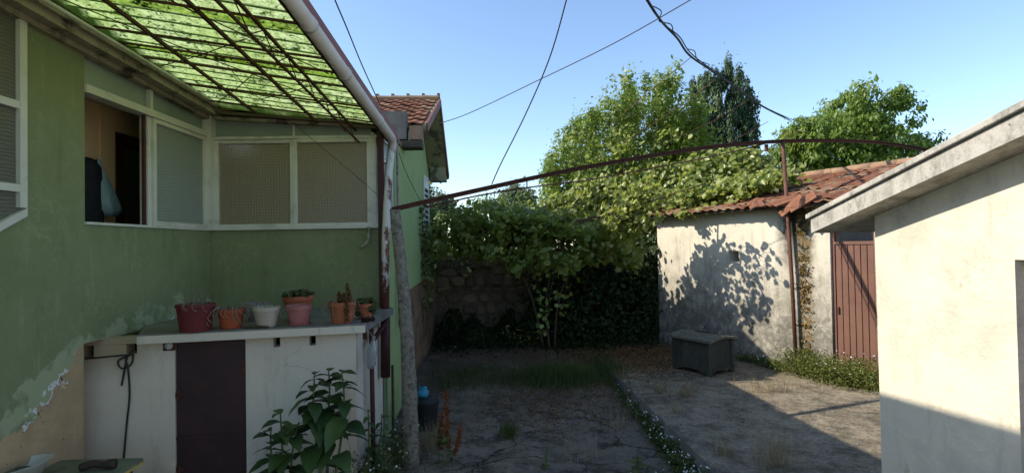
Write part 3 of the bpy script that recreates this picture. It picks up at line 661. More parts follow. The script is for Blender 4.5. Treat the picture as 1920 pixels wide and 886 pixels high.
# ================================================================== CANOPY
CN = thing('canopy', (-2.4, 5, 3.6), 'green translucent corrugated canopy on a rusty lattice frame with white gutter', 'canopy')
XA, XB = XL+.0, -1.36
def cz(x, y):
    zl = 4.085 - .099*(y-4.24); zr = 3.77 - .079*(y-3.44); f = (x-XA)/(XB-XA); return zl*(1-f)+zr*f
YE0, YE1 = 1.4, 6.86; ns = 6; step = (YE1-YE0)/ns
for i in range(ns):
    ya, yb = YE0+i*step, YE0+(i+1)*step+.05; n = int((yb-ya)/.0148); xs = np.linspace(XA-.04, XB+.03, 7)
    b = MB(); vs = []
    for q in range(n+1):
        y = ya+(yb-ya)*q/n; w_ = .024*math.sin(2*math.pi*y/.177)
        for x in xs: vs.append((x, y, cz(x, y)+.058+w_+.003*i))
    b.add(vs, [(q*7+k, q*7+k+1, (q+1)*7+k+1, (q+1)*7+k) for q in range(n) for k in range(6)]).build('corrugated_sheet', 'plastic', CN, smooth=True)
def cbar(name, x0, y0, x1, y1, w=.03, h=.035, dz=0.0, m='rust'):
    MB().bar((x0, y0, cz(x0, y0)+dz), (x1, y1, cz(x1, y1)+dz), w, h).build(name, m, CN)
cbar('edge_beam', XL+.06, 1.4, XL+.06, 6.75, .05, .06, -.01, 'eavedark')
for x in (-2.93, -2.2): cbar('rafter', x, 1.4, x, 6.72, .024, .028)
cbar('rafter', XB-.02, 1.4, XB-.02, 6.85, .05, .08, -.02)
for y, yy in ((2.5, 2.45), (3.3, 3.25), (4.0, 3.95), (4.66, 4.55), (4.93, 4.85), (5.22, 5.2), (5.85, 5.75), (6.35, 6.3)): cbar('purlin', XL+.05, y, XB, yy, .016, .018, .02)
cbar('girder_chord', -1.78, 1.4, -1.76, 6.72, .022, .022, -.01); cbar('girder_chord', -1.79, 1.4, -1.70, 6.6, .018, .018, -.17)
n = 22
for i in range(n):
    y0 = 1.5+i*.235; y1 = y0+.235; a, c = (-.015, -.165) if i % 2 else (-.165, -.015)
    MB().tube([(-1.77, y0, cz(-1.77, y0)+a), (-1.76, y1, cz(-1.76, y1)+c)], .005, 5).build('lattice_rod', 'rust', CN)
for (x0, y0, x1, y1) in ((-3.4, 4.0, -1.8, 5.6), (-3.3, 5.3, -2.0, 4.3), (-2.9, 3.0, -1.5, 4.8), (-3.2, 6.2, -2.3, 5.1), (-2.6, 5.9, -1.6, 5.0)):
    MB().tube([(x0, y0, cz(x0, y0)-.02), ((x0+x1)/2, (y0+y1)/2, cz((x0+x1)/2, (y0+y1)/2)-.04), (x1, y1, cz(x1, y1)-.02)], .005, 5).build('tie_wire', 'rust', CN)
# gutter pipe with collars, fascia strip, downpipe
XG = -1.315
gz = lambda y: 3.715 - .079*(y-3.44)
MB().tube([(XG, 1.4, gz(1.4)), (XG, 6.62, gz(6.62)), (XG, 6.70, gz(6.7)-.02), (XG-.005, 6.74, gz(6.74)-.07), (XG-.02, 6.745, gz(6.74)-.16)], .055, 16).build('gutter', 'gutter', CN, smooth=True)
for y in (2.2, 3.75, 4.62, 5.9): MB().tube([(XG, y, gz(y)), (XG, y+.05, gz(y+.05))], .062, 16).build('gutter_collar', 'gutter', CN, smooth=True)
MB().bar((XG+.02, 1.4, gz(1.4)+.085), (XG+.02, 6.95, gz(6.95)+.085), .02, .08).build('fascia', 'fasciared', CN)
MB().tube([(XG-.02, 6.745, gz(6.74)-.10), (XG-.045, 6.66, 3.0), (XG-.055, 6.5, 2.2), (XG-.06, 6.45, 1.34)], .048, 14).build('downpipe', 'pipe', CN, smooth=True)
MB().tube([(XG-.06, 6.45, 1.38), (XG-.065, 6.43, .56)], .058, 14).build('downpipe_foot', 'maroonpost', CN, smooth=True)
MB().box((-1.475, 6.575, 1.38), (-1.405, 6.63, 3.60)).build('post', 'maroonpost', CN)
# conduit and elbow beside the corner window
MB().tube([(XR+.05, 7.46, 3.62), (XR+.05, 7.46, 2.3), (XR+.05, 7.46, 1.0)], .018, 8).build('wall_conduit', 'eave', H, smooth=True)
MB().tube([(-1.60, 6.60, 2.36), (-1.60, 6.60, 2.20), (-1.63, 6.58, 2.15), (-1.70, 6.56, 2.10)], .018, 8).build('drain_spout', 'eave', H, smooth=True)

# ================================================================== STORAGE ROOM
S = thing('storage_room', (-2.4, 5.6, -.4), 'low whitewashed storage room with flat concrete top and maroon door', 'storeroom')
P0, P1 = Vector((-4.35, 4.73, 0)), Vector((-1.42, 5.285, 0)); sd = (P1-P0).normalized(); snrm = Vector((sd.y, -sd.x, 0)); LEN = (P1-P0).length
def sx(x): return (x-P0.x)/sd.x       # run along the wall for a world x
holes = [(sx(-2.99), sx(-2.40), -.42, 1.262)]
for pxx, pyy, w_, h_ in ((165, 656, .09, .13), (247, 649, .085, .13), (519, 641, .06, .09), (586, 638, .06, .09)):
    d = ray(pxx, pyy); t_ = (P0.dot(snrm))/(d.dot(snrm)); q = CP + d*t_; s_ = (q-P0).dot(sd)
    holes.append((s_-w_/2, s_+w_/2, q.z-h_/2, q.z+h_/2))
def holed(b, o, u, n, W_, z0_, z1_, holes, th):
    us = sorted({0, W_, *[h[0] for h in holes], *[h[1] for h in holes]}); zs = sorted({z0_, z1_, *[h[2] for h in holes], *[h[3] for h in holes]})
    zs = [z for z in zs if z0_ <= z <= z1_]
    inside = lambda a, c: any(h[0] <= a <= h[1] and h[2] <= c <= h[3] for h in holes)
    g = {}
    for i in range(len(us)-1):
        for j in range(len(zs)-1):
            g[i, j] = not inside((us[i]+us[i+1])/2, (zs[j]+zs[j+1])/2)
    P = lambda a, z, k: o + u*a + Vector((0, 0, z)) - n*(th*k)
    for (i, j), ok in g.items():
        if not ok: continue
        a0, a1, c0, c1 = us[i], us[i+1], zs[j], zs[j+1]
        b.add([P(a0, c0, 0), P(a1, c0, 0), P(a1, c1, 0), P(a0, c1, 0)], [(0, 1, 2, 3)]); b.add([P(a0, c0, 1), P(a1, c0, 1), P(a1, c1, 1), P(a0, c1, 1)], [(3, 2, 1, 0)])
        for (di, dj, e) in ((-1, 0, ((a0, c0), (a0, c1))), (1, 0, ((a1, c0), (a1, c1))), (0, -1, ((a0, c0), (a1, c0))), (0, 1, ((a0, c1), (a1, c1)))):
            if not g.get((i+di, j+dj), False):
                (x0, y0), (x1, y1) = e; b.add([P(x0, y0, 0), P(x1, y1, 0), P(x1, y1, 1), P(x0, y0, 1)], [(0, 1, 2, 3)])
    return b
holed(MB(), P0, sd, snrm, LEN, -.42, 1.272, holes, .14).build('front_wall', 'whitewash', S)
MB().obox(P1-sd*.12-snrm*.145+Vector((0, 0, -.42)), sd*.12, Vector((-.015, YF-5.285-.02-.145, 0)), (0, 0, 1.69)).build('side_wall', 'whitewash', S)
MB().obox(P0+Vector((0, 0, 1.274))-snrm*.14, sd*sx(-3.28), snrm*.14, (0, 0, .058)).build('wall_head', 'whitewash', S)
for h in holes[1:]:
    MB().obox(P0+sd*(h[0]-.02)-snrm*.2+Vector((0, 0, h[2]-.02)), sd*(h[1]-h[0]+.04), -snrm*.05, (0, 0, h[3]-h[2]+.04)).build('vent_back', 'cloth', S)
top = [(-3.2, 4.80), (-1.305, 5.19), (-1.30, 6.56), (-1.40, YF-.01), (XL+.01, YF-.01), (XL+.01, 5.42)]
MB().prism([(x, y, 1.285) for x, y in top], (0, 0, .085)).build('roof_slab', 'slabtop', S, bevel=.008)
MB().prism([(x, y, 1.287) for x, y in ((-3.205, 4.795), (-1.30, 5.185), (-1.30, 5.19), (-3.2, 4.80))], (0, 0, .07)).build('slab_edge', 'whitewash', S)
h = holes[0]; dz = 1.262
dd = P0+sd*(h[0]+.008)-snrm*.05
dr = MB().obox(dd+Vector((0, 0, -.4)), sd*(h[1]-h[0]-.016), snrm*.03, (0, 0, dz+.39)).build('door', 'maroon', S)
MB().obox(dd+snrm*.031+Vector((0, 0, .37)), sd*(h[1]-h[0]-.016), snrm*.012, (0, 0, .03)).build('door_rail', 'maroon', dr)
for z in (.78, .10):
    MB().tube([dd+snrm*.045+sd*.02+Vector((0, 0, z-.04)), dd+snrm*.045+sd*.02+Vector((0, 0, z+.04))], .014, 8).build('hinge', 'rust', dr)
    MB().obox(dd+snrm*.035-sd*.05+Vector((0, 0, z-.012)), sd*.11, snrm*.01, (0, 0, .028)).build('hinge_strap', 'rust', dr)
for z in (.96, -.02): MB().obox(dd+snrm*.031+sd*(h[1]-h[0]-.05)+Vector((0, 0, z)), sd*.05, snrm*.018, (0, 0, .05)).build('latch', 'rust', dr)
def onwall(x, y, off=0.0):
    d = ray(x, y); t_ = ((P0+snrm*off).dot(snrm))/(d.dot(snrm)); return CP + d*t_
q = onwall(318, 647, .002)
jb = MB().obox(q-sd*.05-Vector((0, 0, .045)), sd*.10, snrm*.012, (0, 0, .09)).build('socket_box', 'rust', S)
MB().lathe(q+snrm*.02, [(.001, .02), (.028, .018), (.034, 0), (.034, -.01)], 14, Matrix.Rotation(math.pi/2, 3, 'X')).build('socket_face', 'white', jb, smooth=True)
for i, path in enumerate(([(250, 655), (236, 672), (240, 690), (243, 740), (238, 790), (232, 858)], [(160, 672), (200, 668), (247, 664)], [(247, 664), (222, 675), (228, 690), (246, 682), (250, 662)], [(238, 668), (232, 700), (228, 722)])):
    # loose cables on the wall
    pp = [onwall(x, y, .018) for x, y in path]; fine = []
    for k in range(len(pp)-1):
        for f in range(4):
            t_ = f/4; a0 = pp[max(k-1, 0)]; a1 = pp[k]; a2 = pp[k+1]; a3 = pp[min(k+2, len(pp)-1)]
            fine.append(.5*((2*a1)+(a2-a0)*t_+(2*a0-5*a1+4*a2-a3)*t_*t_+(3*a1-a0-3*a2+a3)*t_**3))
    MB().tube(fine+[pp[-1]], .008, 6).build('loose_cable', 'cable', S, smooth=True)
# steel prop and diagonal at the right side
MB().tube([(-1.37, 5.72, 1.28), (-1.365, 5.72, -.3)], .025, 8).build('prop', 'maroonpost', S, smooth=True)
MB().bar((-1.36, 5.65, 1.10), (-1.35, 6.36, 1.22), .03, .05).build('prop_brace', 'maroonpost', S)
MB().box((-1.37, 5.36, 1.19), (-1.33, 5.39, 1.284)).build('slab_bracket', 'rust', S)
# ================================================================== CREAM BUILDING ON THE RIGHT
XW, XVR = 2.25, 2.08
RB = thing('cream_outbuilding', (3.2, 1.5, -.05), 'cream rendered outbuilding with sloping concrete verge beside the pavement', 'outbuilding')
sof = lambda y: 2.50 + (2.05-y)*.243          # soffit height
b = MB()
def wallpoly(ya, yb, z0_, top_=None):
    return [(XW, ya, z0_), (XW, yb, z0_), (XW, yb, sof(yb) if top_ is None else top_), (XW, ya, sof(ya) if top_ is None else top_)]
MB().prism(wallpoly(2.275, 3.135, -.05), (.2, 0, 0)).build('side_wall', 'cream', RB)
MB().prism(wallpoly(1.40, 2.275, 2.0), (.2, 0, 0)).build('wall_over_door', 'cream', RB)
MB().prism(wallpoly(-2.2, 1.40, -.05), (.2, 0, 0)).build('side_wall', 'cream', RB)
MB().prism([(XW+.2, 3.135, -.05), (5.0, 3.135, -.05), (5.0, 3.135, sof(3.135)), (XW+.2, 3.135, sof(3.135))], (0, -.2, 0)).build('end_wall', 'cream', RB)
yl, yh = 3.50, -2.4
MB().prism([(XVR, yl, sof(yl)), (XVR, yh, sof(yh)), (XVR, yh, sof(yh)+.095), (XVR, yl, sof(yl)+.095)], (3.1, 0, 0)).build('roof_slab', 'verge', RB)
MB().prism([(XVR-.02, yl+.03, sof(yl+.03)+.10), (XVR-.02, yh, sof(yh)+.10), (XVR-.02, yh, sof(yh)+.132), (XVR-.02, yl+.03, sof(yl+.03)+.132)], (3.1, 0, 0)).build('coping', 'verge', RB, bevel=.006)
b = MB(); b.box((XW+.05, 2.235, -.05), (XW+.11, 2.274, 1.998)); b.box((XW+.05, 1.401, -.05), (XW+.11, 1.44, 1.998)); b.box((XW+.05, 1.44, 1.955), (XW+.11, 2.235, 1.998)); b.build('door_frame', 'gate', RB)
MB().box((XW+.14, 1.42, -.05), (XW+.18, 2.26, 1.99)).build('door', 'maroon', RB)

# ================================================================== SHED
SH = thing('tiled_shed', tuple(SHED_L + SHED_D*1.8), 'weathered whitewashed shed with sagging red tile roof and brown gate', 'shed')
def shp(s, off=0.0, z=0.0): return SHED_L + SHED_D*s + SHED_N*off + Vector((0, 0, z))
hole = [(1.83, 2.05, 1.74, 1.93), (3.70, 4.34, -.1, 2.24)]
holed(MB(), SHED_L.copy(), SHED_D, SHED_N, 4.75, -.1, 2.72, hole, .28).build('front_wall', 'shedwall', SH)
MB().obox(shp(0, 0, -.1)-SHED_N*.281, -SHED_N*4.0, SHED_D*.2, (0, 0, 2.82)).build('end_wall', 'shedwall', SH)
MB().obox(shp(1.80, -.283, 1.7), SHED_D*.3, -SHED_N*.04, (0, 0, .28)).build('vent_back', 'earth_render', SH)
MB().obox(shp(.2, 0, -.1)-SHED_N*3.8, SHED_D*4.55, -SHED_N*.2, (0, 0, 3.6)).build('back_wall', 'shedwall', SH)
MB().obox(shp(4.55, 0, -.1)-SHED_N*.281, -SHED_N*3.5, SHED_D*.2, (0, 0, 2.7)).build('end_wall', 'shedwall', SH)
# roof deck + tiles
ev = shp(-.25, .30, 2.66); up = (-SHED_N*2.85 + Vector((0, 0, .78))); UPL = up.length; upn = up.normalized(); rn = SHED_D.cross(upn); rn = rn if rn.z > 0 else -rn
rdeck = MB().obox(ev-rn*.05+upn*.05, SHED_D*6.3, upn*(UPL-.05), rn*.04).build('roof', 'eavedark', SH)
nu, nv = 33, 10
def sag(i, j): return not (17 < i < 20 and j == 0) and not (i < 4 and j > 2)
lay_tiles(rdeck, ev+rn*.0, SHED_D, upn, rn, nu, nv, .19, UPL/nv, 'tile', .02, .12, sag, altp=.3)
for i in range(14):   # ridge
    p = ev + upn*UPL + SHED_D*(.2+i*.44)
    MB().tube([p, p+SHED_D*.46+rn*random.uniform(0, .02)], [.10, .085], 10).build('ridge_tile', 'tilegrey', rdeck, smooth=True)
# slipped and hanging tiles by the pipe
tm = tile_mesh('roof_tile', .23, .42); tm.materials.append(M['tile'])
for s, off, z, e in ((2.78, .42, 2.66, (.12, -.1, .75)), (3.02, .40, 2.69, (.05, .2, -.35)), (3.30, .36, 2.60, (.45, .35, -.95)), (3.12, .34, 2.52, (.6, .2, -.8)), (3.45, .32, 2.66, (.1, .5, -.5)), (2.6, .38, 2.69, (.1, 0, .25)), (3.65, .3, 2.70, (.05, .1, .2)), (3.9, .3, 2.72, (0, .1, .1))):
    o = bpy.data.objects.new('slipped_tile', tm); COL.objects.link(o); o.parent = rdeck
    B = Matrix((SHED_D, upn, rn)).transposed() @ Euler(e).to_matrix()
    o.matrix_local = Matrix.Translation(shp(s, off, z)-woff(rdeck)) @ B.to_4x4()
# gate: frame, planks
gt = MB()
gt.obox(shp(3.702, -.09, -.05), SHED_D*.04, SHED_N*.05, (0, 0, 2.28)); gt.obox(shp(4.30, -.09, -.05), SHED_D*.04, SHED_N*.05, (0, 0, 2.28)); gt.obox(shp(3.742, -.09, 2.03), SHED_D*.558, SHED_N*.05, (0, 0, .045))
g = gt.build('gate', 'gate', SH, label='brown vertical-plank metal gate')
wpl = .55/6
for i in range(6):
    MB().obox(shp(3.747+i*wpl+.004, -.085, -.03), SHED_D*(wpl-.010), SHED_N*.03, (0, 0, 2.055)).build('plank', 'gate', g, bevel=.006)
MB().obox(shp(3.742, -.092, -.03), SHED_D*.56, SHED_N*.005, (0, 0, 2.05)).build('backing', 'maroon', g)
MB().obox(shp(3.76, -.05, .98), SHED_D*.03, SHED_N*.02, (0, 0, .10)).build('lock', 'rust', g)
# lichen clumps on the damp strip
n = 1500; s = 3.28+rng.normal(size=n)*.06; z = rng.uniform(.1, 2.35, n)
P = np.array(SHED_L)+s[:, None]*np.array(SHED_D)+np.stack([np.zeros(n), np.zeros(n), z], 1)+np.array(SHED_N)*(rng.uniform(.002, .03, n))[:, None]
keep = rng.uniform(0, 1, n) < .1+.8*np.sin(z*6.3+np.sin(z*17))**4
P = P[keep]; n = len(P)
quads('moss', leaves(P, np.tile(np.array(SHED_N), (n, 1))+rng.normal(size=(n, 3))*.5, .035, .03, shape='diamond'), rng.uniform(0, 1, n), 'lichen', SH, kind='stuff')

# pipe post at the shed and the arched pergola rail
PG = thing('pergola_frame', tuple(shp(3.1, .09, 0)), 'rusty arched pergola rail from granite post to pipe beside shed', 'pergola')
A0 = aty(735, 389, 5.92); PT = shp(3.02, .08, 3.72)
pix = [(735, 389), (800, 374), (900, 352), (1000, 330), (1100, 310), (1240, 286), (1350, 271), (1472, 262), (1600, 262), (1680, 269), (1750, 282)]
path = []
hd = Vector((PT.x-A0.x, PT.y-A0.y, 0))
nn = Vector((-hd.y, hd.x, 0)).normalized()
for x, y in pix:
    d = ray(x, y); t_ = A0.dot(nn)/d.dot(nn); path.append(CP + d*t_)
def smooth_path(p, k=4):
    o = []
    for i in range(len(p)-1):
        a0, a1, a2, a3 = p[max(i-1, 0)], p[i], p[i+1], p[min(i+2, len(p)-1)]
        for f in range(k):
            t_ = f/k; o.append(.5*((2*a1)+(a2-a0)*t_+(2*a0-5*a1+4*a2-a3)*t_*t_+(3*a1-a0-3*a2+a3)*t_**3))
    return o+[p[-1]]
sp = smooth_path(path)
def strip(b, pts, w, h):
    n = len(pts); vs = []
    for i, p in enumerate(pts):
        d = (pts[min(i+1, n-1)]-pts[max(i-1, 0)]).normalized(); sd_ = d.cross(Vector((0, 0, 1))).normalized(); u_ = sd_.cross(d)
        vs += [p-sd_*w/2-u_*h/2, p+sd_*w/2-u_*h/2, p+sd_*w/2+u_*h/2, p-sd_*w/2+u_*h/2]
    f = [(i*4+k, i*4+(k+1) % 4, (i+1)*4+(k+1) % 4, (i+1)*4+k) for i in range(n-1) for k in range(4)] + [(3, 2, 1, 0), (n*4-4, n*4-3, n*4-2, n*4-1)]
    return b.add(vs, f)
b = MB(); strip(b, sp, .05, .012); strip(b, [p+Vector((0, 0, -.028))+nn*.02 for p in sp], .010, .045); b.build('arched_rail', 'rust', PG)
pix2 = [(800, 388), (900, 366), (1000, 350), (1110, 336), (1240, 312), (1350, 290), (1440, 268)]
p2 = []
for x, y in pix2:
    d = ray(x, y); t_ = A0.dot(nn)/d.dot(nn); p2.append(CP+d*t_)
MB().tube(smooth_path(p2), .009, 6).build('lower_rod', 'rust', PG)
for (x, ya, yb) in ((988, 332, 351), (1170, 298, 330)):
    q = []
    for yy in (ya, yb): d = ray(x, yy); t_ = A0.dot(nn)/d.dot(nn); q.append(CP+d*t_)
    MB().tube(q, .008, 6).build('hanger', 'rust', PG)
MB().tube([shp(3.16, .09, -.02), shp(3.12, .09, 1.5), PT], .03, 10).build('pipe_post', 'rustred', PG, smooth=True)
d = ray(1437, 278); q = CP+d*(A0.dot(nn)/d.dot(nn)); MB().lathe(q, [(.001, .06), (.03, .06), (.03, -.05), (.001, -.05)], 10).build('pipe_stub', 'rustred', PG)
# granite post, leaning
GP = MB(); c0, c1 = Vector((-.99, 5.86, YG-.05)), Vector((A0.x+.03, 5.92, A0.z-.02)); nseg = 26; vs = []; K = 10
for i in range(nseg+1):
    t_ = i/nseg; c = c0.lerp(c1, t_) + Vector((.045*math.sin(t_*3.1), 0, 0)); w_ = .088-.030*t_
    for j in range(K):
        a = 2*math.pi*j/K; sq = 1/max(abs(math.cos(a)), abs(math.sin(a)))**.55
        r_ = w_*sq*(1+random.uniform(-.06, .06)); vs.append(c+Vector((r_*math.cos(a), r_*.85*math.sin(a), random.uniform(-.01, .01))))
GP.add(vs, [(i*K+j, i*K+(j+1) % K, (i+1)*K+(j+1) % K, (i+1)*K+j) for i in range(nseg) for j in range(K)] + [tuple(nseg*K+j for j in range(K)), tuple(range(K))[::-1]])
GP.build('granite_post', 'granite', None, (-.99, 5.86, YG), smooth=True, label='leaning rough granite post holding the pergola rail', cat='post')

# ================================================================== STONE WALL AT THE BACK
SW = thing('stone_wall', (1.2, 12.4, -.1), 'old dark rubble stone wall closing the back of the yard', 'wall')
MB().box((-1.7, 12.44, -.4), (3.75, 12.9, 1.86)).build('mortar_core', 'mortar', SW, sub=10, jit=.02)
protos = []
for k in range(8):
    bm = bmesh.new(); bmesh.ops.create_icosphere(bm, subdivisions=1, radius=1)
    for v in bm.verts:
        v.co = Vector([math.copysign(abs(q)**.55, q) for q in v.co])*.6; v.co += Vector((random.uniform(-.07, .07), random.uniform(-.07, .07), random.uniform(-.07, .07)))
    me = bpy.data.meshes.new('stone'); bm.to_mesh(me); bm.free(); me.materials.append(M['stone']); protos.append(me)
z = -.1; cnt = 0
while z < 1.84:
    h_ = random.uniform(.11, .30); x = -1.65+random.uniform(0, .2)
    while x < 3.65:
        w_ = random.uniform(.13, .5)
        o = bpy.data.objects.new('stone', random.choice(protos)); COL.objects.link(o); o.parent = SW
        o.location = Vector((x+w_/2, 12.455+random.uniform(-.03, .05), z+h_/2+random.uniform(-.02, .02)))-SW.location; o.scale = (w_/1.12, .13, h_/1.12*random.uniform(.75, 1.25)); o.rotation_euler = (0, random.uniform(-.25, .25), random.uniform(-.15, .15))
        x += w_+.015; cnt += 1
    z += h_+.008

# ================================================================== WOODEN HUTCH
q0, q1, q2 = atz(1330, 706, 0), atz(1264, 690, 0), atz(1373, 696, 0)
HT = thing('wooden_hutch', tuple(q0), 'mossy wooden hutch with low pitched lichen lid on the pavement', 'hutch')
ua = (q1-q0); ub = (q2-q0); la, lb = ua.length, ub.length; ua.normalize(); ub = (ub - ua*ub.dot(ua)*.6); ub.normalize(); hh = .53
for (o_, u_, l_, n_) in ((q0, ua, la, -ub), (q0, ub, lb, -ua), (q0+ua*la, ub, lb, ua), (q0+ub*lb, ua, la, ub)):
    nb = 4 if l_ == la else 3
    for i in range(nb):
        w_ = l_/nb; a = o_+u_*(i*w_+.003)+Vector((0, 0, .07)); MB().obox(a, u_*(w_-.006), -n_*.022, (0, 0, hh-.07+random.uniform(-.008, .0))).build('side_board', 'hutch', HT)
for (i, j) in ((0, 0), (1, 0), (0, 1), (1, 1)):
    p = q0+ua*(la*i)+ub*(lb*j); sa, sb = (1 if i == 0 else -1), (1 if j == 0 else -1)
    MB().obox(p-ua*.02*sa-ub*.02*sb, ua*.07*sa, ub*.07*sb, (0, 0, hh)).build('leg', 'hutch', HT)
for (o_, u_, l_) in ((q0-ub*.012, ua, la), (q0-ua*.012, ub, lb)):
    pts_ = [o_+u_*.06+Vector((0, 0, .12)), o_+u_*(l_-.06)+Vector((0, 0, .12)), o_+u_*(l_-.06)+Vector((0, 0, .03)), o_+u_*(l_*.5+.15)+Vector((0, 0, .075)), o_+u_*(l_*.5-.15)+Vector((0, 0, .075)), o_+u_*.06+Vector((0, 0, .03))]
    MB().prism(pts_, (ua if u_ is ub else ub)*-.008).build('apron', 'hutch', HT)
rg = .05
for k, (s0, s1) in enumerate(((-.07, lb*.5), (lb*.5, lb+.07))):
    for i in range(3):
        w_ = (la+.16)/3; a = q0+ua*(-.08+i*w_+.002)+ub*s0+Vector((0, 0, hh+(.0 if k == 0 else rg))); e = ub*(s1-s0)+Vector((0, 0, rg if k == 0 else -rg))
        MB().obox(a, ua*(w_-.004), e, Vector((0, 0, .03+random.uniform(0, .01)))).build('lid_board', 'hutchlid', HT)
for s0 in (q0-ua*.0, ):
    MB().prism([q0-ua*.005+Vector((0, 0, hh-.01)), q0+ub*lb-ua*.005+Vector((0, 0, hh-.01)), q0+ub*lb*.5-ua*.005+Vector((0, 0, hh+rg-.01))], ua*.02).build('gable_board', 'hutch', HT)
MB().obox(q0+ua*.25+ub*.33+Vector((0, 0, hh+rg+.03)), ua*.3, ub*.22+Vector((0, 0, -.03)), (0, 0, .012)).build('slate', 'cloth', HT)

# ================================================================== POTS ON THE STORAGE ROOF
ZS = 1.372
def pot(px0, px1, ytop, xb, yb, mat, label, bot=.7, rim=.022, saucer=None, tilt=0.0, group='plant pots on the storage roof'):
    base = atz(xb, yb, ZS); dist = base.y
    rt = (px1-px0)/2/FPX*dist; h_ = aty((px0+px1)/2, ytop, dist).z + .01 - ZS
    o = thing('plant_pot', tuple(base), label, 'plant pot', group)
    z0_ = 0.0
    if saucer:
        MB().lathe(base, [(.001, 0), (rt*.78, 0), (rt*.9, .025), (rt*.86, .025), (rt*.74, .008), (.001, .008)], 22).build('saucer', saucer, o, smooth=False); z0_ = .009
    tm_ = Matrix.Rotation(tilt, 3, 'Y')
    MB().lathe(base, [(.001, z0_), (rt*bot, z0_), (rt*.94, h_-rim*2), (rt*.955, h_-rim*1.9), (rt, h_-rim*1.8), (rt, h_), (rt*.93, h_), (rt*.9, h_-.02), (rt*bot*.95, z0_+.02), (.001, z0_+.02)], 26, tm_).build('pot_body', mat, o)
    MB().lathe(base, [(.001, h_-.022), (rt*.9, h_-.024)], 20, tm_).build('soil', 'soil', o)
    return o, base, rt, h_
def strands(o, base, rt, h_, n, out, drop, mat='twig', r=.003, up_=.02):
    b = MB()
    for i in range(n):
        a = random.uniform(0, 2*math.pi); p0 = base+Vector((math.cos(a)*rt*.6, math.sin(a)*rt*.6, h_-.02)); R1 = rt*(1+random.uniform(.05, out)); dr = random.uniform(.3, 1)*drop
        p1 = base+Vector((math.cos(a)*rt*1.0, math.sin(a)*rt*1.0, h_+random.uniform(.01, up_+.02))); p2_ = base+Vector((math.cos(a)*R1, math.sin(a)*R1, max(.01, h_-dr*.5))); p3 = base+Vector((math.cos(a+.2)*R1, math.sin(a+.2)*R1, max(.006, h_-dr)))
        b.tube(smooth_path([p0, p1, p2_, p3], 3), r, 4)
    b.build('trailing_stem', mat, o, kind='stuff')
def twigs(o, base, rt, h_, n, hh_, mat='twig', r=.003, sp=.8):
    b = MB()
    for i in range(n):
        a = random.uniform(0, 2*math.pi); q = rt*random.uniform(0, .75); p = base+Vector((math.cos(a)*q, math.sin(a)*q, h_-.03)); L_ = hh_*random.uniform(.3, 1); dx = Vector((random.uniform(-sp, sp), random.uniform(-sp, sp), 1)).normalized()
        m_ = p+dx*L_*.5+Vector((random.uniform(-.02, .02), 0, 0)); b.tube([p, m_, p+dx*L_+Vector((random.uniform(-.03, .03), 0, 0))], [r*1.3, r, r*.5], 4)
    b.build('dry_stem', mat, o, kind='stuff')
def rosettes(o, base, rt, h_, n, mat='succ', sz=.035, spill=0, zlift=.02):
    V = []
    for i in range(n):
        a = random.uniform(0, 2*math.pi); q = rt*math.sqrt(random.uniform(0, 1))*.95; c = np.array(base)+np.array([math.cos(a)*q, math.sin(a)*q, h_+zlift+random.uniform(0, .05)*(1-q/rt)])
        if spill and i < spill: c = np.array(base)+np.array([math.cos(a)*rt*1.15, math.sin(a)*rt*1.15, h_*random.uniform(.35, .95)])
        k = 26; d_ = unit(rng.normal(size=(k, 3))); P = c+d_*sz*.6; V.append(leaves(P, d_+rng.normal(size=(k, 3))*.2, sz*1.0, sz*.8, .3))
    V = np.concatenate(V); quads('rosette', V, rng.uniform(0, 1, len(V)), mat, o, nv=6)
p = pot(335, 401, 571, 367, 619, 'redbowl', 'dark red bowl pot with dry grey twigs on the storage roof', .78, .016); twigs(*p, 26, .20); strands(*p, 6, .2, .08)
p = pot(409, 456, 580, 433, 614, 'orange', 'orange red pot draped with pale trailing stems', .72); strands(*p, 26, .9, .16, r=.0035)
p = pot(457, 502, 569, 480, 600, 'greypot', 'grey pot standing behind the beige pot', .7); twigs(*p, 6, .05); strands(*p, 6, .4, .12)
p = pot(476, 524, 576, 500, 611, 'beigepot', 'pale beige pot with stems hanging over its rim', .66); strands(*p, 12, .45, .14); twigs(*p, 8, .04)
p = pot(534, 589, 556, 562, 599, 'terra', 'wide terracotta pot of green succulents behind the pink pot', .62, tilt=-.05); rosettes(*p, 26, sz=.032, zlift=.015)
p = pot(538, 584, 573, 561, 608, 'pink', 'dusty pink pot on a matching saucer', .68, saucer='pink')
p = pot(617, 667, 567, 642, 604, 'terra2', 'orange pot holding a tall dried brown plant', .72); strands(*p, 14, .7, .18)
o_, base, rt, h_ = p; V = []
for (dx, hg) in ((-.03, .12), (.05, .20), (.07, .14), (.02, .10)):
    n = 130; t_ = rng.uniform(0, 1, n); P = np.array(base)+np.stack([dx+rng.normal(size=n)*.016*(1.2-t_), rng.normal(size=n)*.016, h_-.02+t_*hg], 1); V.append(leaves(P, rng.normal(size=(n, 3)), .03, .014, shape='diamond'))
n = 120; t_ = rng.uniform(0, 1, n); V.append(leaves(np.array(base)+np.stack([.08+rng.normal(size=n)*.014, -rt*.9+rng.normal(size=n)*.012, h_*t_+.02], 1), rng.normal(size=(n, 3)), .03, .014, shape='diamond'))
V = np.concatenate(V); quads('dried_plant', V, rng.uniform(0, 1, len(V)), 'deadplant', o_, kind='stuff')
p = pot(669, 698, 570, 685, 596, 'terra2', 'small terracotta pot with spilling succulents at the slab corner', .74); rosettes(*p, 22, sz=.034, spill=12)
wq = atz(480, 615, ZS)
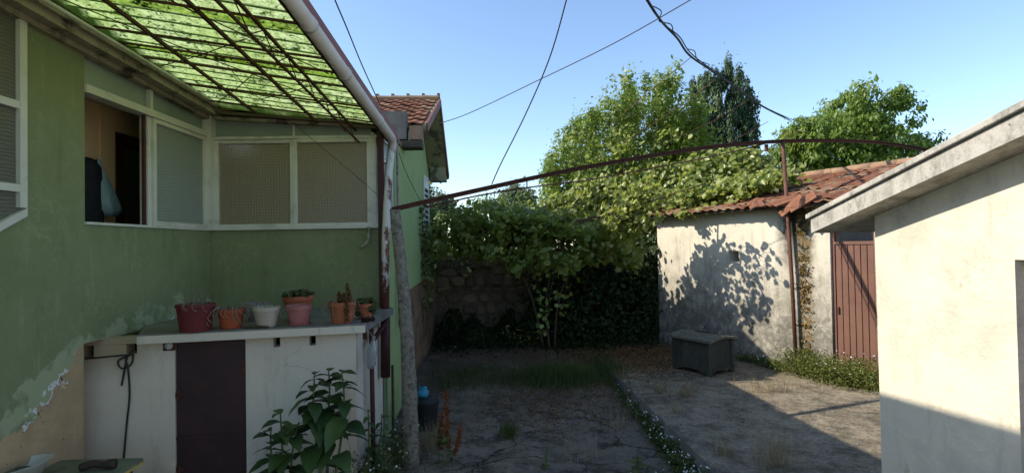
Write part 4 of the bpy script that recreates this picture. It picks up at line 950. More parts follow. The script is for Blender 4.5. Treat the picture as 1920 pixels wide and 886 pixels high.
MB().tube([wq+Vector((-.13, .02, .012)), wq+Vector((0, 0, .014)), wq+Vector((.12, -.01, .012))], [.011, .013, .010], 7).build('wood_stick', 'bark', None, tuple(wq), label='short brown stick lying before the beige pot', cat='stick')
cq = atz(690, 603, ZS); n = 260; P = np.array(cq)+np.stack([rng.uniform(-.06, .06, n), rng.uniform(-.03, .03, n), np.abs(rng.normal(size=n))*.018+.008], 1)
quads('dead_rosette', leaves(P, rng.normal(size=(n, 3))+[0, 0, 1], .03, .016, shape='diamond'), rng.uniform(0, 1, n), 'plumclump', None, tuple(cq), label='purple black withered clump at the slab corner', cat='plant')
# crushed bottle hanging by cord under the slab corner
bq = Vector((-1.30, 5.42, 1.0)); bt = thing('hanging_bottle', tuple(bq), 'crushed plastic bottle hanging in a bag beside the storage wall', 'bottle')
MB().lathe(bq, [(.001, -.115), (.03, -.11), (.052, -.07), (.045, -.02), (.055, .03), (.048, .08), (.03, .13), (.012, .18), (.016, .22)], 14, Matrix.Rotation(.12, 3, 'Y')).build('bottle_body', 'bottle', bt, smooth=True, jit=.004)
MB().tube([bq+Vector((.02, 0, .2)), (-1.33, 5.42, 1.283)], .004, 5).build('cord', 'twig', bt)

# ================================================================== TABLE, BASIN AND SHOE
TB = thing('work_table', (-3.2, 4.0, YG), 'faded green topped table at the lower left corner', 'table')
MB().box((-3.52, 3.2, .43), (-2.88, 4.38, .452)).build('table_top', 'oilcloth', TB)
MB().box((-3.52, 3.2, .405), (-2.875, 4.385, .428)).build('edge_band', 'yellowedge', TB)
for x in (-3.45, -2.95):
    for y in (3.3, 4.3): MB().box((x-.025, y-.025, YG-.02), (x+.025, y+.025, .404)).build('leg', 'rust', TB)
ba = atz(35, 905, .455); BS = thing('basin', tuple(ba), 'dented white enamel basin on the table at the photo corner', 'basin')
MB().lathe((ba.x, ba.y, .455), [(.001, .0), (.11, 0), (.19, .13), (.205, .135), (.19, .125), (.10, .012), (.001, .012)], 28, Matrix.Rotation(-.1, 3, 'Y')).build('bowl', 'white', BS, smooth=True)
MB().lathe((ba.x+.0, ba.y, .49), [(.001, .075), (.08, .06), (.125, .02), (.10, 0), (.001, 0)], 16).build('cloth_heap', 'oilcloth', BS, smooth=True, jit=.008)
sq = atz(185, 880, .455)
MB().tube(smooth_path([sq+Vector((-.12, -.02, .03)), sq+Vector((-.04, 0, .045)), sq+Vector((.04, .01, .035)), sq+Vector((.11, .02, .04))]), [.03]*5+[.028]*4+[.036]*4, 10).build('old_shoe', 'brownleather', None, tuple(sq), smooth=True, label='worn dark brown shoe lying on the green table', cat='shoe')
# ================================================================== TREES
def trunk(o, base, top, r0, r1, limbs, mat='bark'):
    base, top = Vector(base), Vector(top); b = MB(); m_ = base.lerp(top, .5)+Vector((random.uniform(-.15, .15), random.uniform(-.1, .1), 0))
    b.tube(smooth_path([base, m_, top], 5), list(np.linspace(r0, r1, 11)), 9); b.build('trunk', mat, o, smooth=True)
    for q in limbs:
        q = Vector(q); a = base.lerp(top, random.uniform(.35, .8)); mid = a.lerp(q, .5)+Vector((0, 0, .25))
        MB().tube(smooth_path([a, mid, q], 3), list(np.linspace(r1*1.1, r1*.25, 7)), 6).build('limb', mat, o, smooth=True)
def tree(name, label, outline, Y, depth, ncl, rcl, per, L, Wd, mat, shape='diamond', squash=(1, 1, 1), r0=.16, nl=9, droop=0.0, gz_=-.42):
    xs = [p[0] for p in outline]; ys_ = [p[1] for p in outline]
    c = aty((min(xs)+max(xs))/2, max(ys_), Y); topc = aty((min(xs)+max(xs))/2, min(ys_)+.25*(max(ys_)-min(ys_)), Y)
    o = thing(name, (c.x, c.y, gz_), label, 'tree')
    V, rn_, C, r_ = crown(outline, Y, depth, ncl, rcl, per, L, Wd, shape, squash, droop=droop)
    k = rng.choice(len(C), nl, replace=False)
    trunk(o, (c.x, c.y, gz_), topc, r0, r0*.3, [tuple(C[i]) for i in k])
    quads('crown', V, rn_, mat, o, nv=4 if shape == 'diamond' else 6)
    return o
LAU = [(1008, 440), (1012, 335), (1030, 300), (1055, 250), (1075, 240), (1088, 215), (1105, 222), (1118, 205), (1128, 168), (1142, 195), (1165, 160), (1180, 190), (1196, 138), (1210, 150), (1225, 180), (1245, 132), (1260, 158), (1280, 200), (1298, 225), (1305, 300), (1300, 440)]
tree('laurel_tree', 'tall bright green bushy tree with spiky top behind the pergola', LAU, 15.0, 1.7, 820, .23, 90, .115, .05, 'laurel', squash=(.85, .85, 1.55), r0=.18)
tree('laurel_tree', 'darker bushy tree between the bright tree and the weeping conifer', [(1230, 420), (1240, 300), (1260, 220), (1290, 200), (1315, 230), (1330, 300), (1340, 420)], 16.6, 1.1, 170, .3, 80, .11, .05, 'laurel', r0=.14)
CYP = [(1296, 170), (1303, 158), (1318, 160), (1328, 138), (1338, 150), (1350, 150), (1366, 122), (1377, 102), (1383, 112), (1388, 155), (1402, 160), (1404, 180), (1412, 210), (1404, 245), (1408, 280), (1398, 350), (1300, 350), (1292, 250)]
tree('weeping_cypress', 'dark blue green weeping conifer with drooping sprays', CYP, 18.0, .9, 330, .25, 120, .15, .05, 'cypress', squash=(.5, .5, 1.6), r0=.16, droop=3.0)
for dx, dy in ((1412, 170), (1418, 220), (1300, 215)): pass
WAL = [(1458, 320), (1468, 255), (1488, 222), (1512, 232), (1540, 228), (1553, 215), (1556, 188), (1578, 174), (1592, 192), (1606, 214), (1622, 190), (1645, 178), (1664, 190), (1655, 212), (1650, 232), (1678, 244), (1694, 266), (1714, 268), (1704, 292), (1686, 320)]
tree('walnut_tree', 'light green spreading tree rising behind the shed roof', WAL, 16.0, 1.6, 430, .27, 62, .15, .065, 'walnut', squash=(1, 1, .9), r0=.17, droop=.8)
tree('hedge_bush', 'sunlit bush behind the stone wall next to the house', [(798, 500), (806, 420), (818, 385), (842, 400), (850, 500)], 14.2, .6, 50, .25, 60, .09, .045, 'bush', r0=.07, nl=4)
tree('hedge_bush', 'broad sunlit bush behind the middle of the stone wall', [(850, 500), (862, 400), (890, 378), (930, 370), (960, 378), (985, 372), (1012, 400), (1015, 500)], 14.8, 1.0, 130, .28, 70, .09, .045, 'bush', r0=.1, nl=6)
tree('hedge_bush', 'hidden bush added behind the house corner to keep sun off the ivy', [(735, 520), (745, 360), (770, 330), (790, 345), (800, 380), (806, 520)], 12.35, .85, 300, .3, 70, .10, .05, 'bush', r0=.08, nl=4)  # added, mostly hidden by the house; stops sun reaching the back ivy
tree('far_tree', 'small hazy grey green tree far beyond the wall', [(938, 380), (948, 362), (966, 352), (985, 356), (998, 368), (1004, 380)], 42.0, 2.0, 70, .6, 40, .3, .18, 'fartree', r0=.25, nl=3)
tree('far_tree', 'small far treetop seen between vine and house wall', [(800, 400), (812, 372), (830, 368), (846, 385), (850, 400)], 38.0, 1.6, 40, .5, 40, .28, .16, 'fartree', r0=.2, nl=3)

# ================================================================== KIWI VINE on the pergola
VN = thing('climbing_vine', (1.1, 10.9, -.05), 'large round leaved climbing vine over the pergola and shed eave', 'vine')
A = [(1000, 395), (1040, 370), (1100, 348), (1160, 330), (1205, 312), (1260, 305), (1330, 293), (1400, 282), (1440, 300), (1490, 315), (1505, 345), (1470, 368), (1400, 383), (1330, 397), (1275, 406), (1240, 408), (1230, 440), (1195, 470), (1150, 445), (1080, 425), (1005, 415)]
V1, r1, C1, q_ = crown(A, 10.6, .3, 330, .21, 30, .112, .10, 'round', (1.1, 1, .6), slant=lambda x, y: np.where((x < 1290) & ((y < 385) | (rng.uniform(0, 1, len(x)) < .74)), 2.0+rng.uniform(-.4, .8, len(x)), (385-y)*.014), fringe=.22)
B_ = [(800, 440), (830, 410), (865, 392), (930, 385), (1000, 395), (1080, 425), (1150, 450), (1200, 480), (1185, 500), (1130, 478), (1085, 495), (1060, 515), (1010, 510), (960, 500), (890, 470), (815, 478)]
V2, r2, C2, q_ = crown(B_, 10.3, .6, 175, .22, 30, .105, .095, 'round', (1, 1, .8), slant=lambda x, y: (450-y)*.006, fringe=.15)
n = 120; C3 = np.stack([rng.uniform(.0, 1.4, n), rng.uniform(9.6, 12.8, n), rng.uniform(2.25, 2.6, n)], 1); per = 26
d_ = unit(rng.normal(size=(n, per, 3))); P3 = (C3[:, None]+d_*.3*rng.uniform(.3, 1, (n, per, 1))*np.array([1, 1, .5])).reshape(-1, 3)
V3 = leaves(P3, np.array([0, 0, 1.0])+rng.normal(size=P3.shape)*.5, .12*rng.uniform(.7, 1.2, len(P3)), .11*rng.uniform(.7, 1.2, len(P3))); r3 = rng.uniform(0, .8, len(P3))
quads('foliage', np.concatenate([V1, V2, V3]), np.concatenate([r1, r2, r3]), 'vine', VN, nv=6)
# shoots poking out of the mass, each with a run of leaves
shoot_v = []; shoot_r = []
def shoot(px_path, Y, nl, L=.10, tw=.006, spread=.06):
    p = smooth_path([aty(x, y, Y) for x, y in px_path], 4)
    MB().tube(p, list(np.linspace(tw, tw*.4, len(p))), 5).build('shoot', 'bark', VN)
    t_ = rng.uniform(.05, 1, nl)*(len(p)-1); i = np.minimum(t_.astype(int), len(p)-2); f = (t_-i)[:, None]
    pa = np.array(p); P = pa[i]*(1-f)+pa[i+1]*f + rng.normal(size=(nl, 3))*spread
    shoot_v.append(leaves(P, rng.normal(size=(nl, 3))+np.array([-.2, -.5, .6]), L*rng.uniform(.6, 1.2, nl), L*.9*rng.uniform(.6, 1.2, nl))); shoot_r.append(rng.uniform(0, 1, nl))
shoot([(868, 470), (860, 420), (852, 395), (858, 378)], 9.9, 16, .11); shoot([(905, 440), (900, 395), (915, 372)], 10.2, 14); shoot([(960, 430), (965, 380), (985, 366)], 10.0, 16)
shoot([(1040, 500), (1030, 560), (1018, 610), (1024, 630)], 9.6, 34, .10, spread=.07); shoot([(1060, 480), (1062, 540), (1050, 580)], 9.8, 26); shoot([(1000, 480), (1005, 520), (1015, 575)], 9.8, 26)
shoot([(1180, 450), (1192, 480), (1200, 495)], 9.8, 16, .12); shoot([(830, 450), (825, 480), (808, 520), (806, 548)], 9.8, 16, .08, .004); shoot([(880, 470), (878, 505), (878, 530)], 9.9, 10, .08, .004)
shoot([(1195, 215), (1180, 170), (1165, 150), (1180, 145)], 13.6, 30, .13); shoot([(1240, 200), (1255, 160), (1250, 150)], 13.6, 24, .13); shoot([(1400, 300), (1440, 285), (1475, 250), (1500, 245)], 9.6, 14, .12)
shoot([(1150, 330), (1160, 290), (1190, 255)], 12.5, 40, .13, spread=.12); shoot([(1100, 340), (1110, 300), (1150, 270), (1190, 240)], 12.0, 46, .12, spread=.15); shoot([(1190, 330), (1230, 270), (1270, 250)], 12.2, 44, .12, spread=.15)
for k in range(40):
    c_ = C1[rng.integers(0, len(C1))]
    while c_[0] > 3.3 or c_[0] < 1.2 or c_[1] > 11.2: c_ = C1[rng.integers(0, len(C1))]
    a_ = Vector(c_); l_ = random.uniform(.3, .8); dy = random.uniform(-.9, 0)
    p = smooth_path([a_, a_+Vector((random.uniform(-.1, .2), dy*.4, l_*.7)), a_+Vector((random.uniform(0, .4), dy, l_*.75))], 4); MB().tube(p, .004, 5).build('shoot', 'bark', VN)
    nl = 11; i = rng.integers(1, len(p), nl); P = np.array(p)[i]+rng.normal(size=(nl, 3))*.07
    shoot_v.append(leaves(P, rng.normal(size=(nl, 3))*.6+np.array([-.6, -.2, .6]), .11*rng.uniform(.7, 1.2, nl), .10*rng.uniform(.7, 1.2, nl))); shoot_r.append(rng.uniform(.2, 1, nl))
for k in range(14):
    a_ = Vector((random.uniform(1.7, 3.0), random.uniform(9.3, 9.9), random.uniform(2.3, 2.7))); dy = random.uniform(-.75, -.2); l_ = random.uniform(.1, .6)
    p = smooth_path([a_, a_+Vector((.1, dy*.5, l_)), a_+Vector((.25, dy, l_*.8))], 4); MB().tube(p, .004, 5).build('shoot', 'bark', VN)
    nl = 12; i = rng.integers(1, len(p), nl); P = np.array(p)[i]+rng.normal(size=(nl, 3))*.08
    shoot_v.append(leaves(P, rng.normal(size=(nl, 3))*.6+np.array([-.6, -.2, .6]), .11*rng.uniform(.6, 1.2, nl), .10*rng.uniform(.6, 1.2, nl))); shoot_r.append(rng.uniform(.2, 1, nl))
# runners spilling over the left part of the shed roof
n = 150; s_ = rng.uniform(0, 1, n)**1.3*2.75; u_ = rng.uniform(0, 1, n)*np.clip(2.0-.42*s_, .3, 2)+.12+.20*s_
c5 = np.array(ev)+s_[:, None]*np.array(SHED_D)+u_[:, None]*np.array(upn)+np.array(rn)*rng.uniform(.1, .34, n)[:, None]; per = 22
d_ = unit(rng.normal(size=(n, per, 3))); P5 = (c5[:, None]+d_*.22*rng.uniform(.3, 1.2, (n, per, 1))*np.array([1, 1, .55])).reshape(-1, 3); hgt_ = ((P5-np.array(ev))*np.array(rn)).sum(1); P5 = P5[hgt_ > .07]
z5 = rng.uniform(.5, 1.3, len(P5)); shoot_v.append(leaves(P5, np.array([-.5, -.3, .8])+rng.normal(size=P5.shape)*.5, .11*z5, .10*z5)); shoot_r.append(np.clip(rng.normal(.6, .25, len(P5)), 0, 1))
quads('shoot_leaves', np.concatenate(shoot_v), np.concatenate(shoot_r), 'vine', VN, nv=6)
for k, (a, c, e) in enumerate((((1.0, 10.9, -.1), (.95, 10.7, 1.2), (1.4, 10.2, 2.5)), ((1.1, 11.0, -.1), (1.3, 10.8, 1.3), (2.3, 10.3, 2.6)), ((.9, 11.0, -.1), (.5, 10.6, 1.4), (-.4, 10.2, 2.4)), ((1.4, 10.2, 2.5), (2.4, 10.0, 2.75), (3.9, 9.9, 3.2)), ((-.4, 10.2, 2.4), (.6, 10.0, 2.3), (1.9, 10.0, 2.6)))):
    MB().tube(smooth_path([Vector(a), Vector(c), Vector(e)], 5), list(np.linspace(.03, .012, 11)), 7).build('woody_stem', 'bark', VN, smooth=True)
n = 900; P = np.concatenate([C2, C1])[rng.integers(0, len(C1)+len(C2), n)]+rng.normal(size=(n, 3))*.15
quads('flower_buds', leaves(P, rng.normal(size=(n, 3)), .03, .028, shape='diamond'), rng.uniform(.5, 1, n), 'dock', VN, kind='stuff')

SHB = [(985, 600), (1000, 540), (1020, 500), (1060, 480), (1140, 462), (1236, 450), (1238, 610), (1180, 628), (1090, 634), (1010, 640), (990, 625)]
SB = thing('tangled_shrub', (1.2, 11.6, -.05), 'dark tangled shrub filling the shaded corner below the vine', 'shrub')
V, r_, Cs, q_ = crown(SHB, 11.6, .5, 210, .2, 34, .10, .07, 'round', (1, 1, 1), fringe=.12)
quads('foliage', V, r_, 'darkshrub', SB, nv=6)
for k in range(9):
    q = Vector(Cs[rng.integers(0, len(Cs))]); MB().tube(smooth_path([Vector((1.2+random.uniform(-.9, .9), 11.7, -.05)), Vector((q.x*.6+.5, 11.6, q.z*.5)), q], 3), [.014]*3+[.010]*2+[.006]*2, 5).build('stem', 'bark', SB)
# ================================================================== GROUND COVER (uncountable)
def gz0(x, y): return yard_z(np.asarray(x), np.asarray(y))
def paveedge(y): return 1.965-.033*(y-4.84)
def groundz(x, y): return np.where((x > paveedge(y)) & (y < 9.75), 0.0, gz0(x, y))
n = 15000; x = rng.uniform(-1.4, 3.3, n); y = 12.35-np.abs(rng.normal(size=n))*.62; z = gz0(x, y)+rng.uniform(0, 1, n)**1.5*np.clip((y-10.2)*.28, .08, .62)*(.45+1.1*np.sin(x*2.3+.6)**2*np.abs(np.sin(x*5.1+1)))
m_ = 4500; x = np.concatenate([x, 3.6-np.abs(rng.normal(size=m_))*1.25]); y = np.concatenate([y, 12.34-rng.uniform(0, 1, m_)**2*.35]); z = np.concatenate([z, rng.uniform(0, 1.9, m_)]); n += m_
k = (x > -1.4) & ((z < .7) | (x > .3)); x, y, z = x[k], y[k], z[k]; n = len(x)
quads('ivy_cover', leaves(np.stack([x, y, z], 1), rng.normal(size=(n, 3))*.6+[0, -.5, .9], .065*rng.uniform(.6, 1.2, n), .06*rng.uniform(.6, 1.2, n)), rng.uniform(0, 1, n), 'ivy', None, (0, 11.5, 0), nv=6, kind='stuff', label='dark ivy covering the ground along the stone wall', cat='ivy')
def scatter_leaf(name, x, y, zoff, L, mat, label, cat, flat=.35, shape='diamond'):
    n = len(x); P = np.stack([x, y, groundz(x, y)+zoff+rng.uniform(0, .012, n)], 1)
    quads(name, leaves(P, rng.normal(size=(n, 3))*flat+[0, 0, 1], L*rng.uniform(.5, 1.2, n), L*.55*rng.uniform(.6, 1.2, n), shape=shape), rng.uniform(0, 1, n), mat, None, (0, 8, 0), kind='stuff', label=label, cat=cat)
c = [(2.5, 10.2, .7, .7, 7500), (1.2, 9.0, .8, .6, 3600), (.9, 7.6, .7, .5, 1500), (2.6, 9.3, .5, .6, 2000), (.2, 10.6, 1.0, .5, 1300), (0, 7.8, 1.2, 1.2, 800)]
xx = np.concatenate([rng.normal(q[0], q[2], q[4]) for q in c]); yy_ = np.concatenate([rng.normal(q[1], q[3], q[4]) for q in c]); k = (yy_ < 12.3) & (xx > -1.3) & (xx < 4.2)
k &= ((xx-3.40)*SHED_N.x+(yy_-11.36)*SHED_N.y) > .05
scatter_leaf('leaf_litter', xx[k], yy_[k], .006, .045, 'litter', 'orange brown fallen leaves drifted over the back of the yard', 'leaf litter')
n = 2600; x = rng.uniform(-1.2, 3.6, n); y = rng.uniform(2.2, 9, n)
scatter_leaf('ground_debris', x, y, .004, .02, 'straw', 'scattered straw bits and grit on the concrete', 'debris')
n = 1500; gxx = rng.uniform(-1.2, 4.2, n); gyy = rng.uniform(4.3, 9.8, n); gs = .004+.014*rng.uniform(0, 1, n)**3; gzz = groundz(gxx, gyy)
kk = ((gxx-3.40)*SHED_N.x+(gyy-11.36)*SHED_N.y) > .05; b = MB()
for x_, y_, z_, s_ in zip(gxx[kk], gyy[kk], gzz[kk], gs[kk]):
    a_ = random.uniform(0, 3); c_, d2 = math.cos(a_)*s_, math.sin(a_)*s_
    b.add([(x_+c_, y_+d2, z_), (x_-d2, y_+c_, z_), (x_-c_, y_-d2, z_), (x_+d2, y_-c_, z_), (x_, y_, z_+s_*.9)], [(0, 1, 4), (1, 2, 4), (2, 3, 4), (3, 0, 4)])
b.build('gravel', 'slabtop', None, (1, 7, 0), kind='stuff', label='loose grit and pebbles over the concrete', cat='gravel')
def blades(name, cx, cy, sx_, sy_, n, h, w, mat, label, cat, lean=.35, zf=None, curve=.5, parent=None):
    x = rng.normal(cx, sx_, n); y = rng.normal(cy, sy_, n); z = groundz(x, y) if zf is None else np.full(n, zf)
    P = np.stack([x, y, z-.01], 1); hh_ = h*rng.uniform(.45, 1.15, n)[:, None]; a = rng.uniform(0, 2*np.pi, n); d = np.stack([np.cos(a), np.sin(a), np.zeros(n)], 1); s_ = np.stack([-np.sin(a), np.cos(a), np.zeros(n)], 1)*w
    ln = lean*rng.uniform(.2, 1.3, n)[:, None]; up_ = np.array([0, 0, 1.0])
    p1 = P+up_*hh_*.55+d*hh_*ln*.3; p2_ = P+up_*hh_*.95+d*hh_*ln
    V = np.stack([p1-s_*.4, P-s_/2, P+s_/2, p1+s_*.4, p2_+s_*.05, p2_-s_*.05], 1)
    # two quads: (0,1,2,3) and (0,3,4,5)
    return quads(name, V, rng.uniform(0, 1, n), mat, parent, (cx, cy, 0), nv=6, kind='stuff' if parent is None else None, label=label if parent is None else None, cat=cat if parent is None else None)
g0 = atz(1050, 712, -.12)
blades('grass_patch', g0.x, g0.y, .42, .22, 2600, .24, .007, 'grass', 'green grass patch in the middle of the shaded yard', 'grass')
q = atz(880, 720, -.2); blades('grass_patch', q.x, q.y, .45, .35, 1200, .18, .006, 'grass', 'thin grass growing behind the granite post', 'grass')
q = atz(955, 815, YG); blades('grass_patch', q.x, q.y, .06, .10, 260, .17, .006, 'grass', 'small green tuft in a concrete crack', 'grass')
q = atz(1130, 705, -.15); blades('grass_patch', q.x, q.y, .16, .5, 900, .16, .006, 'grass', 'grass fringe at the far end of the kerb', 'grass')
for (px_, py_, n, h, sx_, lab) in ((1285, 742, 150, .20, .07, 'dry straw tuft left of the hutch front'), (1240, 735, 120, .16, .06, 'small dry tuft close to the kerb'), (1440, 735, 150, .20, .20, 'dry straw line in the crack before the daisies'), (1455, 872, 170, .34, .10, 'tall dry grass tuft at the bottom edge'), (1360, 850, 110, .12, .05, 'low dry tuft on the pavement beside the kerb'), (1268, 770, 80, .12, .05, 'brown weed tuft in the pavement joint')):
    q = atz(px_, py_, 0); blades('dry_grass', q.x, q.y, sx_, .07, n, h*1.2, .0035, 'straw', lab, 'dry grass', .8)
for (px_, py_, n, h, lab) in ((1165, 800, 26, .40, 'tall dry stalks in the lower yard by the kerb'), (1080, 860, 26, .26, 'thin pale weed stalks at the lower middle'), (900, 670, 26, .36, 'thin tall stems against the dark ivy'), (810, 840, 150, .30, 'straw at the foot of the granite post')):
    q = atz(px_, py_, YG); blades('dry_grass', q.x, q.y, .12, .12, n*2, h*1.1, .003, 'straw', lab, 'dry grass', .5)
# daisy mats
def daisies(name, pts_, n, nf, hmax, label, wdt=.10, L=.035, lm='weed'):
    p = np.array(pts_, float); sg = rng.integers(0, len(p)-1, n); f = rng.uniform(0, 1, (n, 1)); c = p[sg]*(1-f)+p[sg+1]*f
    c = c + np.concatenate([rng.normal(size=(n, 2))*wdt, np.zeros((n, 1))], 1); gx_ = groundz(c[:, 0], c[:, 1]); c[:, 2] = np.minimum(gx_, c[:, 2]) if pts_[0][2] < -.05 else gx_
    bump_ = (.45+.55*np.sin(c[:, 0]*9+c[:, 1]*7)**2); zz = rng.uniform(0, 1, n)**.7*hmax*bump_; P = c+np.stack([np.zeros(n), np.zeros(n), zz], 1)
    o = thing(name, tuple(p[0]), label, 'daisies'); o['kind'] = 'stuff'
    quads('mat_leaves', leaves(P, rng.normal(size=(n, 3))*.8+[0, 0, .6], L*rng.uniform(.6, 1.3, n), L*.4, shape='diamond'), rng.uniform(0, 1, n), lm, o)
    k = rng.choice(n, nf, replace=False); Pf = P[k]; Pf[:, 2] = c[k, 2]+hmax*bump_[k]*rng.uniform(.7, 1.25, nf)
    Nf = rng.normal(size=(nf, 3))*.45+np.array([-.2, -.35, .9]); r_ = rng.uniform(.008, .0125, nf)[:, None]
    Nu = unit(Nf); t1 = unit(np.cross(Nu, [1, .2, 0])); t2 = np.cross(Nu, t1)
    V = np.stack([Pf+(t1*math.cos(a)+t2*math.sin(a))*r_ for a in np.arange(6)*math.pi/3], 1)
    quads('daisy_flowers', V, rng.uniform(0, 1, nf), 'petal', o, nv=6)
    st = np.stack([Pf-[.002, 0, 0], Pf+[.002, 0, 0], Pf+[.002, 0, -.08], Pf-[.002, 0, .08]], 1); quads('daisy_stalks', st, rng.uniform(0, 1, nf), 'grass', o)
daisies('daisy_mat', [(paveedge(y)-.06, y, -.26) for y in (9.0, 8, 7.2, 6.5)], 3200, 70, .20, 'white daisies hanging along the far kerb', .045)
daisies('daisy_mat', [(paveedge(y)-.07, y, -.26) for y in (6.5, 6, 5.5, 5.0, 4.6)], 5200, 230, .24, 'dense white daisies along the near kerb', .055)
sA = [shp(s, o_, 0) for s, o_ in ((2.1, .12), (2.6, .16), (3.0, .22))]
daisies('daisy_mat', [tuple(q) for q in sA], 2200, 34, .15, 'shaded daisy clump between hutch and pipe post', .08)
sA = [shp(s, o_, 0) for s, o_ in ((3.1, .22), (3.5, .30), (3.9, .34), (4.2, .30), (4.5, .22))]
daisies('daisy_mat', [tuple(q) for q in sA], 9800, 120, .42, 'sunlit daisy bushes before the brown gate', .13, .04, 'sunweed')
daisies('daisy_mat', [(-1.30, 5.0, YG), (-1.2, 5.6, YG), (-1.15, 6.2, YG)], 3200, 90, .42, 'daisies at the foot of the storage wall', .12)
daisies('daisy_mat', [(-.7, 4.9, YG), (-.2, 4.95, YG), (.5, 4.95, YG)], 700, 40, .08, 'sparse daisies along the lower photo edge', .14)
daisies('daisy_mat', [(.9, 5.0, YG), (1.4, 5.1, YG), (1.7, 5.6, YG)], 500, 26, .10, 'few pale daisies below the kerb', .16)

# ================================================================== SINGLE PLANTS
def leaf_mesh_big(name, mat, w=.5, cup=.12, bend=.35, nu=6):
    vs = []; f = []
    for i in range(nu+1):
        t_ = i/nu; hw = w*.5*(math.sin(math.pi*t_**.72)**.85 if 0 < t_ < 1 else 0.02); z = -bend*t_*t_
        for s_ in (-1, -.5, 0, .5, 1): vs.append((s_*hw, t_, z+cup*abs(s_)*hw*2+.015*math.sin(t_*22+s_*3)*abs(s_)))
    for i in range(nu):
        for k in range(4): f.append((i*5+k, i*5+k+1, (i+1)*5+k+1, (i+1)*5+k))
    me = bpy.data.meshes.new(name); me.from_pydata(vs, [], f); a = me.attributes.new('rnd', 'FLOAT', 'FACE'); a.data.foreach_set('value', [random.random()]*len(f))
    me.polygons.foreach_set('use_smooth', [True]*len(f)); me.materials.append(M[mat]); return me
def set_rnd(me, v): me.attributes['rnd'].data.foreach_set('value', [v]*len(me.polygons))
BL = [leaf_mesh_big('leaf', 'bigleaf', random.uniform(.55, .70), .12, random.uniform(.3, .7)) for _ in range(5)]
for i, me in enumerate(BL): set_rnd(me, i/4)
def leafy(name, label, base, stems, size, n, mes, cat='plant'):
    base = Vector(base); o = thing(name, tuple(base), label, cat)
    for st in stems:
        p = smooth_path([Vector(q) for q in st], 5); MB().tube(p, list(np.linspace(.014, .005, len(p))), 7).build('stem', 'stem', o, smooth=True)
        for i in range(n):
            t_ = .12+.88*(i+random.random()*.6)/n; k = min(int(t_*(len(p)-1)), len(p)-1); a = i*2.4+random.uniform(-.4, .4); s_ = size*(1.15-.75*t_)*random.uniform(.85, 1.2)
            lo = bpy.data.objects.new('leaf', random.choice(mes)); COL.objects.link(lo); lo.parent = o
            lo.location = p[k]-base; lo.rotation_euler = (random.uniform(-.25, .35)+.5*(t_-.5), random.uniform(-.3, .3), a); lo.scale = (s_, s_, s_)
    return o
def wp(x, y, Y): return aty(x, y, Y)
bz = wp(612, 900, 4.75); bz.z = -.3
leafy('broad_leaved_weed', 'tall dark green broad leaved weed against the white storage wall', bz, [[bz, wp(615, 800, 4.78), wp(618, 735, 4.76), wp(616, 690, 4.72)], [bz, wp(640, 820, 4.7), wp(645, 740, 4.72), wp(640, 692, 4.75)], [bz, wp(590, 800, 4.72), wp(588, 745, 4.7), wp(590, 695, 4.74)]], .29, 22, BL)
bz = wp(535, 905, 4.6); bz.z = -.3
leafy('broad_leaved_weed', 'shorter broad leaved weed left of the tall one', bz, [[bz, wp(530, 850, 4.62), wp(525, 765, 4.6)], [bz, wp(548, 850, 4.65), wp(560, 790, 4.62)], [bz, wp(510, 860, 4.6), wp(508, 800, 4.58)]], .26, 18, BL)
bz = wp(690, 900, 5.35); bz.z = YG
leafy('broad_leaved_weed', 'small leafy weed at the storage corner foot', bz, [[bz, wp(692, 820, 5.35), wp(690, 765, 5.35)], [bz, wp(712, 830, 5.4), wp(716, 775, 5.4)]], .17, 11, BL)
ML = [leaf_mesh_big('leaf', 'weed', .42, .2, .1) for _ in range(3)]
for i, me in enumerate(ML): set_rnd(me, .7+.15*i)
bz = atz(1195, 884, YG); leafy('pale_rosette_weed', 'pale woolly leaved weed at the lower edge of the yard', bz, [[bz, bz+Vector((0, 0, .10)), bz+Vector((.01, 0, .17))]], .16, 9, ML)
bz = atz(1022, 880, YG); leafy('upright_weed', 'small upright green weed at the lower middle', bz, [[bz, bz+Vector((.01, 0, .12)), bz+Vector((.03, 0, .26))]], .07, 18, ML)
bz = atz(775, 868, YG)
# dock with rusty seed spikes
bz = atz(832, 868, YG); o = thing('dock_plant', tuple(bz), 'rusty red dock seed spikes right of the granite post', 'plant'); Vd = []
for (dx, dy, hg, le) in ((0, 0, .80, .05), (.06, .03, .62, -.02), (-.05, .02, .55, .03), (.10, -.03, .42, .10)):
    MB().tube([bz+Vector((dx, dy, -.02)), bz+Vector((dx+le*.5, dy, hg*.5)), bz+Vector((dx+le, dy, hg))], [.007, .006, .003], 5).build('stem', 'twig', o)
    n = 260; t_ = rng.uniform(.25, 1, n); Vd.append(leaves(np.array(bz)+np.stack([dx+le*t_+rng.normal(size=n)*.018*(1.15-t_*.6), dy+rng.normal(size=n)*.016, hg*t_], 1), rng.normal(size=(n, 3)), .028, .018, shape='diamond'))
Vd = np.concatenate(Vd); quads('seed_spikes', Vd, rng.uniform(0, 1, len(Vd)), 'dock', o, kind='stuff')
for i in range(16):
    lo = bpy.data.objects.new('leaf', random.choice(ML)); COL.objects.link(lo); lo.parent = o; s_ = random.uniform(.07, .15); lo.location = (random.uniform(-.05, .09), random.uniform(-.05, .05), random.uniform(.02, .3)); lo.rotation_euler = (random.uniform(-.6, .5), random.uniform(-.4, .4), random.uniform(0, 6.28)); lo.scale = (s_, s_, s_)
